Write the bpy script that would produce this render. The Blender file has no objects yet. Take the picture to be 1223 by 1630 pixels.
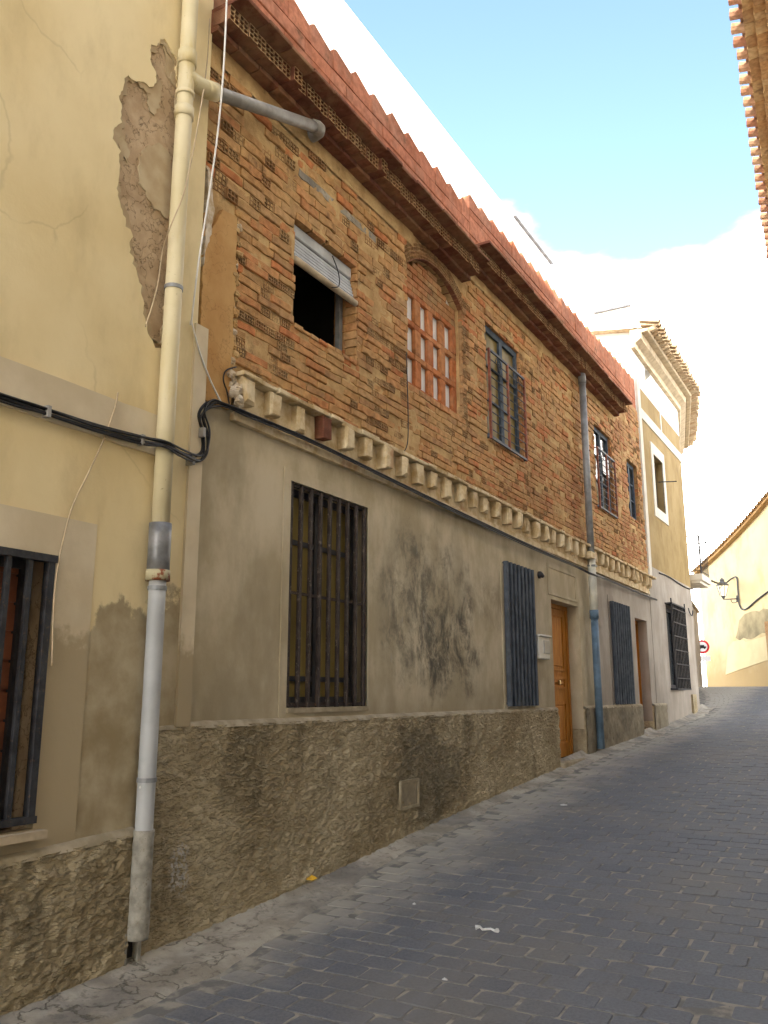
import bpy, math, random
from mathutils import Vector, Matrix, noise as mn
from mathutils.geometry import tessellate_polygon
random.seed(7)
R = random.random
def U(a, b): return a + (b - a) * random.random()
scn = bpy.context.scene
col = scn.collection

# ------------------------------------------------------------------ camera
F_PX, CX, CY, HY, VX = 1350.0, 611.5, 815.0, 1105.0, 1413.0     # photo calibration, 1223 x 1630
CAM_X, EZ = 3.9, 1.6                                            # metres from the brick front, eye height
pitch = math.atan((HY - CY) / F_PX)
yaw = math.atan((VX - CX) / F_PX * math.cos(pitch))
fh = Vector((-math.sin(yaw), math.cos(yaw), 0)); rt = Vector((math.cos(yaw), math.sin(yaw), 0)); zz = Vector((0, 0, 1))
fwd = fh * math.cos(pitch) + zz * math.sin(pitch); upv = zz * math.cos(pitch) - fh * math.sin(pitch)
cd = bpy.data.cameras.new('camera'); cam = bpy.data.objects.new('camera', cd); col.objects.link(cam)
cam.matrix_world = Matrix(((rt.x, upv.x, -fwd.x, CAM_X), (rt.y, upv.y, -fwd.y, 0), (rt.z, upv.z, -fwd.z, EZ), (0, 0, 0, 1)))
cd.sensor_fit = 'VERTICAL'; cd.sensor_height = 36; cd.lens = F_PX / 1630 * 36
cd.clip_start = 0.05; cd.clip_end = 3000
scn.camera = cam

# ------------------------------------------------------------------ light
SUN_EL = math.atan(0.425 * 1.0)
SUN_H = (0.5, -0.866)
sdir = Vector((SUN_H[0] * math.cos(SUN_EL), SUN_H[1] * math.cos(SUN_EL), math.sin(SUN_EL)))
sl = bpy.data.lights.new('sun', 'SUN'); sl.energy = 2.1; sl.angle = math.radians(0.5); sl.color = (1, 0.93, 0.82)
so = bpy.data.objects.new('sun', sl); col.objects.link(so); so.rotation_euler = sdir.to_track_quat('Z', 'Y').to_euler(); so.location = (20, -30, 30)
w = bpy.data.worlds.new('World'); scn.world = w; w.use_nodes = True
nt = w.node_tree; nt.nodes.clear()
def wn(t): return nt.nodes.new(t)
sky = wn('ShaderNodeTexSky'); sky.sky_type = 'NISHITA'; sky.sun_disc = False
sky.sun_elevation = SUN_EL; sky.sun_rotation = math.atan2(SUN_H[0], SUN_H[1]); sky.altitude = 300; sky.air_density = 1.0; sky.dust_density = 0.5; sky.ozone_density = 1.0
tc = wn('ShaderNodeTexCoord'); mp = wn('ShaderNodeMapping'); mp.inputs['Scale'].default_value = (1, 1, 2.2)
cn = wn('ShaderNodeTexNoise'); cn.inputs['Scale'].default_value = 1.7; cn.inputs['Detail'].default_value = 8; cn.inputs['Roughness'].default_value = 0.55; cn.inputs['Distortion'].default_value = 0.25
nt.links.new(tc.outputs['Generated'], mp.inputs['Vector']); nt.links.new(mp.outputs['Vector'], cn.inputs['Vector'])
sx = wn('ShaderNodeSeparateXYZ'); nt.links.new(tc.outputs['Generated'], sx.inputs[0])
ev = wn('ShaderNodeMapRange'); ev.inputs[1].default_value = 0.22; ev.inputs[2].default_value = 0.54; ev.inputs[3].default_value = 0.24; ev.inputs[4].default_value = -0.13
nt.links.new(sx.outputs[2], ev.inputs[0])
ad = wn('ShaderNodeMath'); ad.operation = 'ADD'; nt.links.new(cn.outputs['Fac'], ad.inputs[0]); nt.links.new(ev.outputs[0], ad.inputs[1])
cr = wn('ShaderNodeMapRange'); cr.interpolation_type = 'SMOOTHSTEP'; cr.inputs[1].default_value = 0.46; cr.inputs[2].default_value = 0.72
nt.links.new(ad.outputs[0], cr.inputs[0])
mx = wn('ShaderNodeMix'); mx.data_type = 'RGBA'; mx.inputs[7].default_value = (27.0, 26.0, 24.4, 1)
nt.links.new(cr.outputs[0], mx.inputs[0]); nt.links.new(sky.outputs[0], mx.inputs[6])
bg = wn('ShaderNodeBackground'); bg.inputs[1].default_value = 0.092; nt.links.new(mx.outputs[2], bg.inputs[0])
wo = wn('ShaderNodeOutputWorld'); nt.links.new(bg.outputs[0], wo.inputs[0])
vs = scn.view_settings; vs.view_transform = 'Standard'; vs.look = 'None'; vs.exposure = 2.62; vs.gamma = 1.0; vs.use_curve_mapping = False

# ------------------------------------------------------------------ pixel to place helpers
def ray(px, py): return fwd + rt * ((px - CX) / F_PX) - upv * ((py - CY) / F_PX)
def P(px, py, X=0.0):            # photo pixel -> (y, z) on the upright plane x = X
    v = ray(px, py); t = (X - CAM_X) / v.x; return (v.y * t, v.z * t + EZ)
GK = [(-60, -2.9), (-12, -2.1), (0, -1.63), (3.87, -1.50), (5.5, -1.41), (7.8, -1.225), (11.4, -.98), (12.6, -.90), (17.9, -.66), (21.4, -.42), (25, -.03), (28.5, .22), (32, .18), (38, -.15), (60, -1.2), (2000, -2)]
def gz(y):
    k = 0
    while k < len(GK) - 2 and y > GK[k + 1][0]: k += 1
    (a, za), (b, zb) = GK[k], GK[k + 1]
    def sl_(i):
        i = max(1, min(len(GK) - 2, i)); return (GK[i + 1][1] - GK[i - 1][1]) / (GK[i + 1][0] - GK[i - 1][0])
    if b > 38 or a < -12: return EZ + za + (zb - za) * (y - a) / (b - a)
    h = b - a; t = (y - a) / h; m0, m1 = sl_(k) * h, sl_(k + 1) * h
    return EZ + (2*t**3 - 3*t*t + 1) * za + (t**3 - 2*t*t + t) * m0 + (-2*t**3 + 3*t*t) * zb + (t**3 - t*t) * m1

# ------------------------------------------------------------------ node materials
class NT:
    def __init__(s, name, rough=0.9, spec=0.25):
        s.m = bpy.data.materials.new(name); s.m.use_nodes = True; s.t = s.m.node_tree
        s.b = s.t.nodes['Principled BSDF']; s.b.inputs['Roughness'].default_value = rough; s.b.inputs['Specular IOR Level'].default_value = spec
        g = s.n('ShaderNodeNewGeometry'); s.geo = g; s.pos = g.outputs['Position']
        sp = s.n('ShaderNodeSeparateXYZ'); s.l(s.pos, sp.inputs[0]); s.x, s.y, s.z = sp.outputs
    def n(s, t): return s.t.nodes.new(t)
    def l(s, a, b): s.t.links.new(a, b)
    def put(s, v, i):
        if hasattr(v, 'default_value') or hasattr(v, 'is_output'): s.l(v, i)
        elif isinstance(v, tuple): i.default_value = (*v, 1) if len(v) == 3 and i.type == 'RGBA' else v
        else: i.default_value = v
    def ma(s, op, a, b=0.0, clamp=False):
        q = s.n('ShaderNodeMath'); q.operation = op; q.use_clamp = clamp; s.put(a, q.inputs[0]); s.put(b, q.inputs[1]); return q.outputs[0]
    def noise(s, sc, det=4, ro=0.55, st=(1, 1, 1), dist=0.0, vec=None, off=(0, 0, 0)):
        mp = s.n('ShaderNodeMapping'); mp.inputs['Scale'].default_value = st; mp.inputs['Location'].default_value = off; s.l(vec or s.pos, mp.inputs[0])
        q = s.n('ShaderNodeTexNoise'); q.inputs['Scale'].default_value = sc; q.inputs['Detail'].default_value = det; q.inputs['Roughness'].default_value = ro; q.inputs['Distortion'].default_value = dist
        s.l(mp.outputs[0], q.inputs['Vector']); return q.outputs['Fac']
    def rng(s, v, a, b, c=0.0, d=1.0, smooth=True):
        q = s.n('ShaderNodeMapRange'); q.interpolation_type = 'SMOOTHSTEP' if smooth else 'LINEAR'
        s.put(v, q.inputs[0]); q.inputs[1].default_value = a; q.inputs[2].default_value = b; q.inputs[3].default_value = c; q.inputs[4].default_value = d; return q.outputs[0]
    def mix(s, f, a, b, mode='MIX'):
        q = s.n('ShaderNodeMix'); q.data_type = 'RGBA'; q.blend_type = mode; s.put(f, q.inputs[0]); s.put(a, q.inputs[6]); s.put(b, q.inputs[7]); return q.outputs[2]
    def ramp(s, f, stops, const=False):
        q = s.n('ShaderNodeValToRGB'); e = q.color_ramp; e.interpolation = 'CONSTANT' if const else 'LINEAR'
        while len(e.elements) < len(stops): e.elements.new(0.5)
        for el, (p, c) in zip(e.elements, stops): el.position = p; el.color = (*c, 1)
        s.l(f, q.inputs[0]); return q.outputs[0]
    def blob(s, y, z, ry, rz, wob=0.5, sc=3.0):     # soft uneven patch on a street front, 1 inside
        a = s.ma('DIVIDE', s.ma('SUBTRACT', s.y, y), ry); b = s.ma('DIVIDE', s.ma('SUBTRACT', s.z, z), rz)
        d = s.ma('SQRT', s.ma('ADD', s.ma('MULTIPLY', a, a), s.ma('MULTIPLY', b, b)))
        d = s.ma('ADD', d, s.ma('MULTIPLY', s.ma('SUBTRACT', s.noise(sc, 6, 0.65), 0.5), wob * 4))
        return s.rng(d, 0.55, 1.15, 1.0, 0.0)
    def crack(s, sc, th=0.02, off=(0, 0, 0)):
        mp = s.n('ShaderNodeMapping'); mp.inputs['Location'].default_value = off; s.l(s.pos, mp.inputs[0])
        ns = s.n('ShaderNodeTexNoise'); ns.inputs['Scale'].default_value = sc * 2.5; ns.inputs['Detail'].default_value = 5; s.l(mp.outputs[0], ns.inputs['Vector'])
        ad = s.n('ShaderNodeVectorMath'); ad.operation = 'MULTIPLY_ADD'; s.l(ns.outputs['Color'], ad.inputs[0]); ad.inputs[1].default_value = (0.5, 0.5, 0.5); s.l(mp.outputs[0], ad.inputs[2])
        v = s.n('ShaderNodeTexVoronoi'); v.feature = 'DISTANCE_TO_EDGE'; v.inputs['Scale'].default_value = sc; s.l(ad.outputs[0], v.inputs['Vector'])
        return s.rng(v.outputs['Distance'], 0.0, th, 1.0, 0.0)
    def bump(s, h, st=0.3, dist=0.01):
        q = s.n('ShaderNodeBump'); q.inputs['Strength'].default_value = st; q.inputs['Distance'].default_value = dist; s.l(h, q.inputs['Height'])
        s.l(q.outputs[0], s.b.inputs['Normal'])
    def col(s, c): s.put(c, s.b.inputs['Base Color']); return s.m
    def rnd(s):
        oi = s.n('ShaderNodeObjectInfo'); return s.ma('FRACT', s.ma('ADD', s.ma('MULTIPLY', oi.outputs['Random'], 7.31), s.ma('MULTIPLY', s.geo.outputs['Random Per Island'], 3.77)))

M = {}
def simple(name, c, rough=0.6, var=0.25, sc=9, spec=0.3, metal=0.0, bump=0.1, dirt=None):
    t = NT(name, rough, spec); f = t.noise(sc, 5, 0.6)
    d = tuple(x * (1 - var) for x in c); e = tuple(min(1, x * (1 + var)) for x in c)
    cc = t.mix(t.rng(f, 0.3, 0.7), d, e)
    if dirt: cc = t.mix(t.ma('MULTIPLY', t.rng(t.noise(sc * 3, 6, 0.7, off=(3, 1, 2)), 0.56, 0.68), 0.8), cc, dirt)
    t.b.inputs['Metallic'].default_value = metal
    t.bump(t.noise(sc * 12, 3), bump, 0.004)
    M[name] = t.col(cc); return M[name]

# left house: ochre paint over render, damp and bare below, cracks
t = NT('yellow_render', 0.92, 0.15)
c = t.mix(t.rng(t.noise(1.1, 5), 0.3, 0.7), (0.72, 0.575, 0.315), (0.80, 0.665, 0.395))
c = t.mix(t.ma('MULTIPLY', t.rng(t.noise(2.4, 6, 0.6, st=(1, 1, .45), off=(5, 2, 0)), 00.46, 0.74), 0.5), c, (0.50, 0.385, 0.20))
c = t.mix(t.ma('MULTIPLY', t.crack(0.55, 0.006, (1.3, .2, .9)), t.ma('MULTIPLY', t.rng(t.noise(1.3, 2), .5, .62), 0.16)), c, (0.2, 0.14, 0.07))
damp = t.rng(t.ma('ADD', t.ma('ADD', t.z, t.ma('MULTIPLY', t.noise(2.6, 7, .62), -1.0)), t.ma('MULTIPLY', t.ma('SUBTRACT', t.y, 3.3), -.25)), 1.49, 1.56, 1.0, 0.0)
dc = t.mix(t.rng(t.noise(2.0, 6, .6, off=(0, 4, 1)), .35, .65), (0.31, 0.24, 0.135), (0.50, 0.42, 0.28))
dc = t.mix(t.ma('MULTIPLY', t.rng(t.noise(1.5, 4, .6, st=(1, 1, .6), off=(0, 8, 4)), .55, .68), .6), dc, (0.19, 0.13, 0.065))
c = t.mix(damp, c, dc)
t.bump(t.ma('ADD', t.ma('MULTIPLY', t.noise(7, 8, .65), 1.0), t.ma('MULTIPLY', damp, -.35)), .35, .012)
M['yellow_render'] = t.col(c)
t = NT('pale_surround', 0.9, 0.15)
c = t.mix(t.rng(t.noise(2.5, 6), .3, .7), (0.58, 0.48, 0.32), (0.70, 0.60, 0.43))
dm = t.rng(t.ma('ADD', t.z, t.ma('MULTIPLY', t.noise(3, 6, .6), -1.0)), 1.38, 1.5, 1.0, 0.0)
c = t.mix(dm, c, (0.42, 0.34, 0.215)); t.bump(t.noise(14, 6, .65), .3, .008); M['pale_surround'] = t.col(c)
t = NT('undercoat_brown', 0.95, 0.1)
c = t.mix(t.rng(t.noise(5, 6, .6), .3, .7), (0.42, 0.295, 0.175), (0.56, 0.42, 0.27)); c = t.mix(t.ma('MULTIPLY', t.crack(4.5, .03), .6), c, (.12, .08, .04))
t.bump(t.ma('ADD', t.noise(22, 8, .7), t.ma('MULTIPLY', t.crack(4.5, .04), -.6)), .7, .015); M['undercoat_brown'] = t.col(c)
t = NT('flake_plaster', .92, .15); c = t.mix(t.rng(t.noise(6, 5), .3, .7), (.42, .31, .18), (.52, .42, .27)); t.bump(t.noise(14, 6), .3, .008); M['flake_plaster'] = t.col(c)

# grey-beige cement render of the ground floor
def grey_render(name, a, b, mould=True):
    t = NT(name, .93, .15)
    c = t.mix(t.rng(t.noise(1.3, 7, .62, st=(1, 1, .7)), .36, .64), a, b)
    c = t.mix(t.ma('MULTIPLY', t.rng(t.noise(2.2, 6, .6, st=(1, 1, .4), off=(2, 5, 1)), .45, .7), .5), c, tuple(x * .68 for x in a))
    if mould:
        for (px, py, ry, rz, k, dk) in ((690, 985, 1.0, .85, .75, (.085, .078, .062)), (720, 1040, .8, .5, .8, (.06, .055, .045)), (650, 960, .7, .75, .5, (.12, .11, .085)), (775, 960, .75, .32, .45, (.14, .11, .07))):
            y, z = P(px, py); bl = t.ma('MULTIPLY', t.blob(y, z, ry, rz, .55, 2.4), t.rng(t.noise(3.6, 10, .78, st=(1, 1, .7), dist=.4), .38, .62)); c = t.mix(t.ma('MULTIPLY', bl, k * .9), c, dk)
        y, z = P(690, 1010); wl = t.ma('MULTIPLY', t.blob(y, z, 1.1, .95, .4, 2.0), t.rng(t.noise(9, 6, .7, st=(1, 1, .5), off=(7, 0, 3)), .60, .68)); c = t.mix(t.ma('MULTIPLY', wl, .7), c, (.38, .35, .29))
    up = t.rng(t.ma('ADD', t.z, t.ma('MULTIPLY', t.noise(3, 5), -.5)), 1.1, 1.6, .4, 0.0); c = t.mix(up, c, tuple(x * .62 for x in a))
    t.bump(t.noise(9, 9, .68), .4, .012); M[name] = t.col(c)
grey_render('grey_render', (.41, .34, .22), (.60, .515, .365))
grey_render('pink_render', (.32, .275, .225), (.42, .37, .31), False)
t = NT('stucco', .96, .1)
c = t.mix(t.rng(t.noise(1.1, 7, .6), .35, .65), (.36, .285, .17), (.56, .47, .31))
c = t.mix(t.ma('MULTIPLY', t.rng(t.noise(2.0, 7, .65, st=(1, 1, .6), off=(3, 3, 3)), .50, .68), .7), c, (.17, .135, .08))
c = t.mix(t.ma('MULTIPLY', t.rng(t.noise(24, 5, .6, st=(1, .6, 1.6), off=(1, 1, 1)), .5, .64), .55), c, (.46, .385, .25))
y, z = P(680, 1225, .04); c = t.mix(t.ma('MULTIPLY', t.blob(y, z, .75, .6, .6, 3), .6), c, (.13, .11, .075))
y, z = P(285, 1380, .04); c = t.mix(t.ma('MULTIPLY', t.ma('MULTIPLY', t.blob(y, z, .1, .16, .35, 9), t.rng(t.noise(40, 4), .45, .55)), .9), c, (.55, .52, .47))
t.bump(t.ma('ADD', t.noise(42, 6, .7, st=(1, .75, 1.5)), t.ma('MULTIPLY', t.rng(t.noise(24, 5, .6, st=(1, .6, 1.6), off=(1, 1, 1)), .48, .58), .7)), 1.0, .014); M['stucco'] = t.col(c)
simple('dark_stucco', (.20, .17, .12), .95, .3, 3, .1, 0, .6, dirt=(.12, .1, .07))
t = NT('plinth_cap', .9, .15); c = t.mix(t.rng(t.noise(8, 5), .3, .7), (.28, .23, .145), (.42, .355, .25)); t.bump(t.noise(25, 5), .4, .006); M['plinth_cap'] = t.col(c)

# bricks
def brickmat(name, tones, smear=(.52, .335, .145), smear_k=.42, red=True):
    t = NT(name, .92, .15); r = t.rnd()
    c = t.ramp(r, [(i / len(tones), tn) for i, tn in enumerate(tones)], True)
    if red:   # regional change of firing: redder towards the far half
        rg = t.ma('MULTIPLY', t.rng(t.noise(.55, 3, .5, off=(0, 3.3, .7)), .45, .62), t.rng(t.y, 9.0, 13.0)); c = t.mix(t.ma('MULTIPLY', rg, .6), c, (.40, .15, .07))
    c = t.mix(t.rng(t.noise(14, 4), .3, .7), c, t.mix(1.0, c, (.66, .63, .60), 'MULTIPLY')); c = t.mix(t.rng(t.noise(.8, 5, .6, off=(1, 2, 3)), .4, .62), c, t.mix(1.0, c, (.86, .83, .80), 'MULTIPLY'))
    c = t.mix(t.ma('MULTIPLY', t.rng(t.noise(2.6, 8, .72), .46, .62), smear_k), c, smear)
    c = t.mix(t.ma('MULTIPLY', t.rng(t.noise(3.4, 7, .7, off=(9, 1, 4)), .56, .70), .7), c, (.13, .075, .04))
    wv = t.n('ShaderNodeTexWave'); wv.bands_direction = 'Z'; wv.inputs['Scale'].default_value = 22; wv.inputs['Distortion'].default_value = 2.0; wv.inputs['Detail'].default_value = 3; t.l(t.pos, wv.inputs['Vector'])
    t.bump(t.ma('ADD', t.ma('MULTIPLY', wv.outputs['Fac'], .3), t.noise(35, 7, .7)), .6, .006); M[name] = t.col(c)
brickmat('brick', [(.61, .345, .145), (.63, .375, .17), (.60, .28, .118), (.57, .335, .145), (.60, .31, .13), (.62, .245, .10), (.57, .35, .165), (.49, .275, .13), (.64, .335, .145), (.61, .355, .155)])
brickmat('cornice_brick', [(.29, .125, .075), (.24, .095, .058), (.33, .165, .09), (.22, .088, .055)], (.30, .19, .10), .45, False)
brickmat('end_brick', [(.50, .32, .16), (.46, .27, .13), (.50, .29, .14), (.42, .26, .13)], (.42, .30, .16), .45, False)
brickmat('lattice_brick', [(.58, .205, .075), (.62, .235, .09), (.54, .185, .07), (.58, .25, .10)], (.48, .30, .16), .3, False)
brickmat('infill_brick', [(.52, .27, .12), (.54, .23, .10), (.50, .31, .15)], (.5, .33, .17), .35, False)
brickmat('parapet_block', [(.58, .225, .125), (.62, .25, .14), (.54, .205, .11), (.57, .24, .14)], (.5, .32, .22), .2, False)
t = NT('mortar', .97, .08); c = t.mix(t.rng(t.noise(3, 7, .65), .35, .65), (.40, .25, .11), (.60, .41, .195)); c = t.mix(t.ma('MULTIPLY', t.rng(t.noise(5, 6, .7, off=(4, 4, 0)), .57, .68), .6), c, (.14, .09, .05))
t.bump(t.noise(28, 8, .72), .8, .012); M['mortar'] = t.col(c)
t = NT('orange_plaster', .93, .12); c = t.mix(t.rng(t.noise(3, 6, .6), .32, .68), (.46, .25, .09), (.56, .34, .14)); c = t.mix(t.ma('MULTIPLY', t.crack(3, .02), .4), c, (.2, .1, .04)); t.bump(t.noise(12, 7), .3, .01); M['orange_plaster'] = t.col(c)
t = NT('white_plaster', .92, .15); c = t.mix(t.rng(t.noise(9, 6, .65), .4, .6), (.66, .58, .46), (.48, .36, .22)); t.bump(t.noise(25, 6), .4, .01); M['white_plaster'] = t.col(c)
t = NT('corbel_plaster', .9, .15); c = t.mix(t.rng(t.noise(7, 6, .65), .38, .66), (.70, .575, .37), (.50, .355, .18)); c = t.mix(t.ma('MULTIPLY', t.rng(t.noise(4, 5, off=(2, 2, 2)), .6, .7), .6), c, (.40, .20, .10)); t.bump(t.noise(30, 6), .4, .008); M['corbel_plaster'] = t.col(c)

# paving
t = NT('paver', .74, .35); r = t.rnd()
c = t.ramp(r, [(0, (.142, .150, .166)), (.3, (.160, .166, .180)), (.6, (.130, .139, .158)), (.8, (.166, .168, .172)), (1, (.146, .153, .168))])
c = t.mix(t.rng(t.noise(60, 4, .7), .35, .7), c, t.mix(1.0, c, (.72, .72, .72), 'MULTIPLY'))
c = t.mix(t.ma('MULTIPLY', t.rng(t.noise(.8, 6, .6), .46, .66), .5), c, (.185, .17, .145)); c = t.mix(t.ma('MULTIPLY', t.rng(t.noise(.7, 5, .6, st=(1.6, .25, 1), off=(2, 0, 0)), .5, .62), .35), c, (.20, .205, .215))
dust = t.rng(t.ma('ADD', t.x, t.ma('MULTIPLY', t.noise(2.2, 7, .65), -1.5)), -.5, .35, .9, 0.0); c = t.mix(dust, c, (.37, .34, .28))
c = t.mix(t.ma('MULTIPLY', t.rng(t.noise(5, 6, .7, off=(6, 2, 0)), .64, .72), .4), c, (.26, .24, .20)); c = t.mix(t.ma('MULTIPLY', t.rng(t.noise(1.9, 7, .7, off=(1, 9, 0)), .63, .7), .5), c, (.055, .052, .05))
t.bump(t.noise(90, 5, .7), .45, .004); M['paver'] = t.col(c)
t = NT('joint_sand', .95, .1)
c = t.mix(t.rng(t.noise(9, 6), .4, .62), (.17, .163, .15), (.33, .305, .25)); bt = t.n('ShaderNodeTexBrick'); bt.inputs['Scale'].default_value = 1.0; bt.inputs['Brick Width'].default_value = .225; bt.inputs['Row Height'].default_value = .17; bt.inputs['Mortar Size'].default_value = .006
bt.inputs['Color1'].default_value = (.152, .158, .170, 1); bt.inputs['Color2'].default_value = (.140, .147, .160, 1); bt.inputs['Mortar'].default_value = (.20, .19, .17, 1); t.l(t.pos, bt.inputs['Vector'])
far = t.rng(t.y, 28.6, 28.9); c = t.mix(far, c, bt.outputs['Color']); t.bump(t.noise(50, 5), .4, .006); M['joint_sand'] = t.col(c)
t = NT('cement', .92, .15); c = t.mix(t.rng(t.noise(2.5, 7, .62), .35, .65), (.26, .23, .18), (.44, .40, .325)); c = t.mix(t.ma('MULTIPLY', t.rng(t.noise(14, 6, .7), .52, .66), .6), c, (.13, .115, .095)); c = t.mix(t.ma('MULTIPLY', t.rng(t.noise(1.2, 6, .6, off=(3, 3, 0)), .5, .62), .6), c, (.16, .15, .14)); ck = t.ma('MULTIPLY', t.crack(1.9, .022, (.3, .7, 0)), t.rng(t.noise(2, 3), .36, .5)); ck = t.ma('MULTIPLY', ck, t.rng(t.y, 4.2, 5.2, 1.0, 0.25)); c = t.mix(t.ma('MULTIPLY', ck, .7), c, (.09, .08, .06))
t.bump(t.ma('ADD', t.noise(20, 8, .7), t.ma('MULTIPLY', ck, -1.0)), .6, .015); M['cement'] = t.col(c)

# pipes, iron, timber, glass, cloth
t = NT('cream_pipe', .55, .35); c = t.mix(t.rng(t.noise(2.2, 5), .35, .65), (.60, .51, .30), (.68, .59, .38)); c = t.mix(t.ma('MULTIPLY', t.rng(t.noise(5, 7, .7, st=(1, 1, .25)), .56, .7), .6), c, (.55, .42, .17)); c = t.mix(t.ma('MULTIPLY', t.rng(t.noise(22, 5, .7), .66, .7), .7), c, (.2, .13, .08)); M['cream_pipe'] = t.col(c)
t = NT('grey_pipe', .5, .4); c = t.mix(t.rng(t.noise(3, 5), .35, .65), (.34, .345, .34), (.42, .425, .42)); c = t.mix(t.rng(t.noise(9, 5, .6, st=(1, 1, .45)), .66, .68), c, (.20, .12, .075)); c = t.mix(t.rng(t.noise(7, 4, .6, off=(5, 5, 1)), .69, .71), c, (.6, .58, .53)); M['grey_pipe'] = t.col(c)
simple('plastic_grey', (.30, .285, .26), .5, .2, 6); simple('pipe_sleeve', (.19, .19, .19), .45, .3, 8, .4, .3)
t = NT('rust_collar', .7, .3); c = t.mix(t.rng(t.noise(14, 5, .65), .47, .55), (.42, .37, .23), (.22, .065, .025)); M['rust_collar'] = t.col(c)
simple('coated_pipe', (.29, .27, .225), .9, .25, 14, .15, 0, .4, dirt=(.2, .16, .1)); simple('vent_metal', (.26, .215, .145), .7, .2, 12, .2); simple('blue_pipe', (.10, .155, .21), .5, .25, 5); simple('galvanised', (.23, .235, .235), .5, .25, 6, .4, .2)
simple('cream_duct', (.60, .57, .47), .5, .12, 6); simple('black_cable', (.018, .017, .018), .55, .3, 20); simple('white_wire', (.72, .70, .66), .5, .1, 10); simple('tan_wire', (.50, .38, .24), .6, .15, 10)
simple('black_iron', (.035, .036, .04), .6, .4, 12, .25, 0, dirt=(.12, .075, .05)); simple('brown_iron', (.055, .042, .036), .75, .35, 10, .15, 0, dirt=(.20, .16, .13)); simple('blue_iron', (.08, .092, .108), .85, .25, 8, .08, 0); simple('rust_iron', (.22, .075, .045), .75, .4, 12, .15, 0)
simple('blue_frame', (.075, .095, .12), .8, .25, 6, .1); simple('dark_frame', (.04, .038, .04), .5, .3, 8); simple('red_shutter', (.22, .075, .035), .5, .35, 4, .4)
simple('blind_slat', (.50, .52, .53), .5, .15, 5); simple('blind_box', (.46, .47, .47), .55, .15, 5); simple('curtain', (.40, .30, .09), .8, .25, 3); simple('stone_sill', (.46, .37, .25), .85, .2, 6); simple('white_plastic', (.66, .63, .56), .5, .08, 6); simple('grey_panel', (.30, .29, .27), .4, .1, 6); simple('brass', (.55, .42, .2), .3, .15, 8, .5, .9)
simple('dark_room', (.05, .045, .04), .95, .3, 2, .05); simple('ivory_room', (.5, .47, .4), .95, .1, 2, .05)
t = NT('varnished_door', .6, .06); g = t.noise(6, 6, .6, st=(9, 9, .55), dist=.6); c = t.mix(t.rng(g, .3, .7), (.36, .13, .022), (.58, .26, .055)); t.bump(g, .12, .004); M['varnished_door'] = t.col(c)
t = NT('glass', .12, .22); c = t.mix(t.noise(3), (.02, .025, .028), (.05, .055, .06)); M['glass'] = t.col(c)
t = NT('yellow_glass', .45, .04); c = t.mix(t.rng(t.noise(2, 3, st=(1, 1, .3)), .35, .65), (.16, .115, .035), (.26, .19, .06)); M['yellow_glass'] = t.col(c)
# neighbours
t = NT('ochre_render', .93, .12); c = t.mix(t.rng(t.noise(1.2, 6, .6), .32, .68), (.28, .195, .085), (.37, .27, .13)); c = t.mix(t.ma('MULTIPLY', t.rng(t.noise(3, 6, .65, st=(1, 1, .4)), .52, .7), .5), c, (.20, .13, .055)); t.bump(t.noise(10, 6), .3, .01); M['ochre_render'] = t.col(c)
simple('cream_wall', (.70, .66, .58), .92, .06, 2, .12, 0, .2); simple('white_render', (.66, .61, .52), .92, .08, 3, .12, 0, .25); simple('bright_white', (.82, .80, .76), .9, .04, 2, .12, 0, .2)
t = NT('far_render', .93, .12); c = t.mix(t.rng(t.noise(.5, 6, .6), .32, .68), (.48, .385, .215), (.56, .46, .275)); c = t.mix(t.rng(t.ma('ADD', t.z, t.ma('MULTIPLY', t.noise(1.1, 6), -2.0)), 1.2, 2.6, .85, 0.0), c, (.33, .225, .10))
c = t.mix(t.ma('MULTIPLY', t.rng(t.noise(.9, 7, .65, st=(1, 1, .5), off=(2, 2, 5)), .5, .66), .5), c, (.40, .28, .12))
t.bump(t.noise(4, 6, .65), .4, .02)
M_far = t; M['far_render'] = t.col(c)
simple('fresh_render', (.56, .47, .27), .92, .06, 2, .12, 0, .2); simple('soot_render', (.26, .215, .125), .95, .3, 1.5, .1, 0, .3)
brickmat('roof_tile', [(.42, .22, .13), (.36, .17, .10), (.46, .27, .16), (.40, .20, .12)], (.40, .30, .2), .35, False)
brickmat('pale_tile', [(.58, .46, .30), (.52, .38, .24), (.60, .48, .33)], (.55, .45, .3), .3, False)
brickmat('soffit_brick', [(.46, .29, .13), (.42, .24, .10), (.50, .34, .17), (.38, .22, .10)], (.40, .28, .14), .4, False)
simple('sign_red', (.60, .03, .04), .4, .1, 5); simple('sign_white', (.80, .80, .80), .4, .03, 5); simple('sign_black', (.02, .02, .02), .5, .1, 5); simple('zinc', (.42, .43, .44), .45, .1, 5, .4, .5)
simple('leaf_yellow', (.62, .36, .03), .7, .2, 30); simple('paper', (.58, .58, .56), .8, .06, 30); simple('rubble', (.5, .42, .33), .95, .3, 20); simple('lantern_glass', (.62, .58, .46), .2, .1, 6); simple('tin_edge', (.16, .16, .17), .5, .2, 5, .4, .3)

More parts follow.
